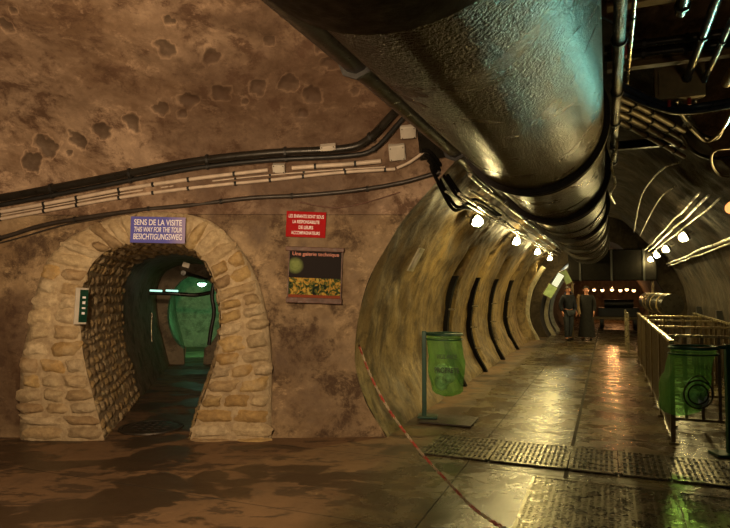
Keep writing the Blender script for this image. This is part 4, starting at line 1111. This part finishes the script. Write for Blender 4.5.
def person(p, rz, label, hgt, coat, stride=.12, top='navy', legs='jeans'):
    root = empty('person', p, rz); tag(root, label, 'person'); k = hgt/1.75
    J = {'pelvis': (0, 0, .95), 'belly': (0, 0, 1.1), 'chest': (0, -.01, 1.3), 'neckb': (0, .0, 1.46), 'neck': (0, 0, 1.52), 'head': (0, -.015, 1.62), 'crown': (0, -.01, 1.70)}
    for sd, e in (('l', -1), ('r', 1)):
        st = stride*e
        J.update({sd+'hip': (e*.1, 0, .9), sd+'knee': (e*.11, -.03+st*.5, .5), sd+'ankle': (e*.115, st+.02, .09), sd+'toe': (e*.13, st-.14, .035),
                  sd+'sh': (e*.18, 0, 1.42), sd+'elb': (e*.24, .03-st*.3, 1.15), sd+'wr': (e*.23, -.06-st*.4, .93), sd+'palm': (e*.225, -.09-st*.4, .87)})
    names = list(J); ix = {n: i for i, n in enumerate(names)}
    R = {'pelvis': (.15, .11), 'belly': (.135, .1), 'chest': (.155, .11), 'neckb': .075, 'neck': .052, 'head': (.078, .095), 'crown': (.06, .07)}
    for sd in 'lr': R.update({sd+'hip': .088, sd+'knee': .058, sd+'ankle': .04, sd+'toe': .034, sd+'sh': .06, sd+'elb': .04, sd+'wr': .026, sd+'palm': .034})
    E = [('pelvis', 'belly'), ('belly', 'chest'), ('chest', 'neckb'), ('neckb', 'neck'), ('neck', 'head'), ('head', 'crown')]
    for sd in 'lr': E += [('pelvis', sd+'hip'), (sd+'hip', sd+'knee'), (sd+'knee', sd+'ankle'), (sd+'ankle', sd+'toe'), ('chest', sd+'sh'), (sd+'sh', sd+'elb'), (sd+'elb', sd+'wr'), (sd+'wr', sd+'palm')]
    V = [Vector(J[n])*k for n in names]; ed = [(ix[a], ix[b_]) for a, b_ in E]; rad = [R[n] for n in names]
    rad = [tuple(q*k for q in r) if isinstance(r, tuple) else r*k for r in rad]
    # fingers
    for sd, e in (('l', -1), ('r', 1)):
        pm = Vector(J[sd+'palm'])*k
        for f in range(4):
            b0 = len(V); off = Vector((0, -.028+.018*f, -.03))
            ln = [.06, .07, .066, .05][f]
            V += [pm+off, pm+off+Vector((-e*.008, 0, -ln*.6)), pm+off+Vector((-e*.025, -.004, -ln))]; rad += [.009, .008, .007]
            ed += [(ix[sd+'palm'], b0), (b0, b0+1), (b0+1, b0+2)]
        b0 = len(V); V += [pm+Vector((0, -.035, .01)), pm+Vector((-e*.012, -.055, -.03))]; rad += [.011, .008]; ed += [(ix[sd+'palm'], b0), (b0, b0+1)]
    skin_obj('body', V, ed, rad, 'skin', root, ix['pelvis'])
    h = Vector(J['head'])*k
    # face: nose, eyes, ears
    mb = MB(); mb.lathe([(0, .02), (.012, .008), (.017, -.01), (0, -.016)], 8, None, h+Vector((0, -.098, -.01))); mb.build('nose', 'skin', root)
    for e in (-1, 1):
        mb = MB(); mb.lathe([(0, .01), (.01, 0), (0, -.01)], 8, None, h+Vector((e*.032, -.088, .015))); mb.build('eye', 'hair', root)
        mb = MB(); mb.lathe([(0, .03), (.014, .01), (.012, -.02), (0, -.03)], 8, None, h+Vector((e*.083, .01, 0))); mb.build('ear', 'skin', root)
    mb = MB(); mb.box(h+Vector((0, -.09, -.045)), (.045, .012, .008)); mb.build('mouth', 'redpaint', root)
    # hair cap
    hv = []; sg, rw = 20, 10
    for r in range(rw+1):
        th = (PI*.62)*r/rw
        for q in range(sg):
            a = 2*PI*q/sg; fr_ = math.sin(a) < -.3; t2 = min(th, PI*.33) if fr_ else th
            hv.append(h+Vector((.094*math.sin(t2)*math.cos(a), .112*math.sin(t2)*math.sin(a)+.012, .02+.108*math.cos(t2))))
    mb = MB(); mb.add(hv, [(r*sg+q, r*sg+(q+1) % sg, (r+1)*sg+(q+1) % sg, (r+1)*sg+q) for r in range(rw) for q in range(sg)]); mb.build('hair', 'hair', root)
    # clothes as slightly larger shells
    def shell(name, ns, es, grow, mat, over={}):
        ii = {n: i for i, n in enumerate(ns)}
        vv = [Vector(over.get(n, J[n]))*k for n in ns]; rr = []
        for n in ns:
            r = R[n]; r = r if isinstance(r, tuple) else (r, r); rr.append((r[0]*k+grow, r[1]*k+grow))
        return skin_obj(name, vv, [(ii[a], ii[b_]) for a, b_ in es], rr, mat, root, 0)
    shell('jacket', ['pelvis', 'belly', 'chest', 'neckb', 'lsh', 'lelb', 'lwr', 'rsh', 'relb', 'rwr'], [('pelvis', 'belly'), ('belly', 'chest'), ('chest', 'neckb'), ('chest', 'lsh'), ('lsh', 'lelb'), ('lelb', 'lwr'), ('chest', 'rsh'), ('rsh', 'relb'), ('relb', 'rwr')], .028, top, {'neckb': (0, 0, 1.44)})
    if coat:
        mb = MB(); prof = [(.16, 1.35), (.175, 1.1), (.19, .9), (.22, .6), (.25, .3), (.27, .12), (.25, .12)]
        mb.lathe([(r*k, z*k) for r, z in prof], 28, Matrix.Diagonal((1, .75, 1)).to_3x3()); mb.build('long_coat', 'blackcloth', root)
    else:
        shell('trousers', ['pelvis', 'lhip', 'lknee', 'lankle', 'rhip', 'rknee', 'rankle'], [('pelvis', 'lhip'), ('lhip', 'lknee'), ('lknee', 'lankle'), ('pelvis', 'rhip'), ('rhip', 'rknee'), ('rknee', 'rankle')], .018, legs)
    for sd in 'lr':
        a, t_ = Vector(J[sd+'ankle'])*k, Vector(J[sd+'toe'])*k
        skin_obj('shoe', [a+Vector((0, .01, -.03)), a+Vector((0, -.07, -.045)), t_+Vector((0, -.03, .01))], [(0, 1), (1, 2)], [.052, .045, .04], 'blackcloth', root)
    return root
def ground(px, py): return plane_pt(px, py, 0)
p1 = ground(568.5, 340.5); p2 = ground(587, 340.5)
a = person((p1.x, p1.y, 0), .25, 'person in a dark jacket and jeans, standing left of the pair', 1.66, False, .08, 'navy')
mb = MB(); mb.box((.27, .04, .95), (.10, .26, .3)); o = mb.build('shoulder_bag', 'blueshirt', a, smooth=False, bevel=.03); mb = MB()
mb.tube(spline([(.27, .04, 1.1), (.16, .02, 1.45), (-.02, .12, 1.44), (.1, .16, 1.25)], 5), .012, 6); mb.build('strap', 'blueshirt', o)
b = person((p2.x, p2.y, 0), -.4, 'person in a long black coat, standing right of the pair', 1.66, True, .03, 'blackcloth')
mb = MB(); mb.tube(spline([(-.20, -.04, 1.40), (-.24, -.06, 1.2), (-.23, -.12, 1.0), (-.20, -.14, .8)], 5), [.05+.0*i for i in range(16)], 10); mb.build('scarf_end', 'tancloth', b)
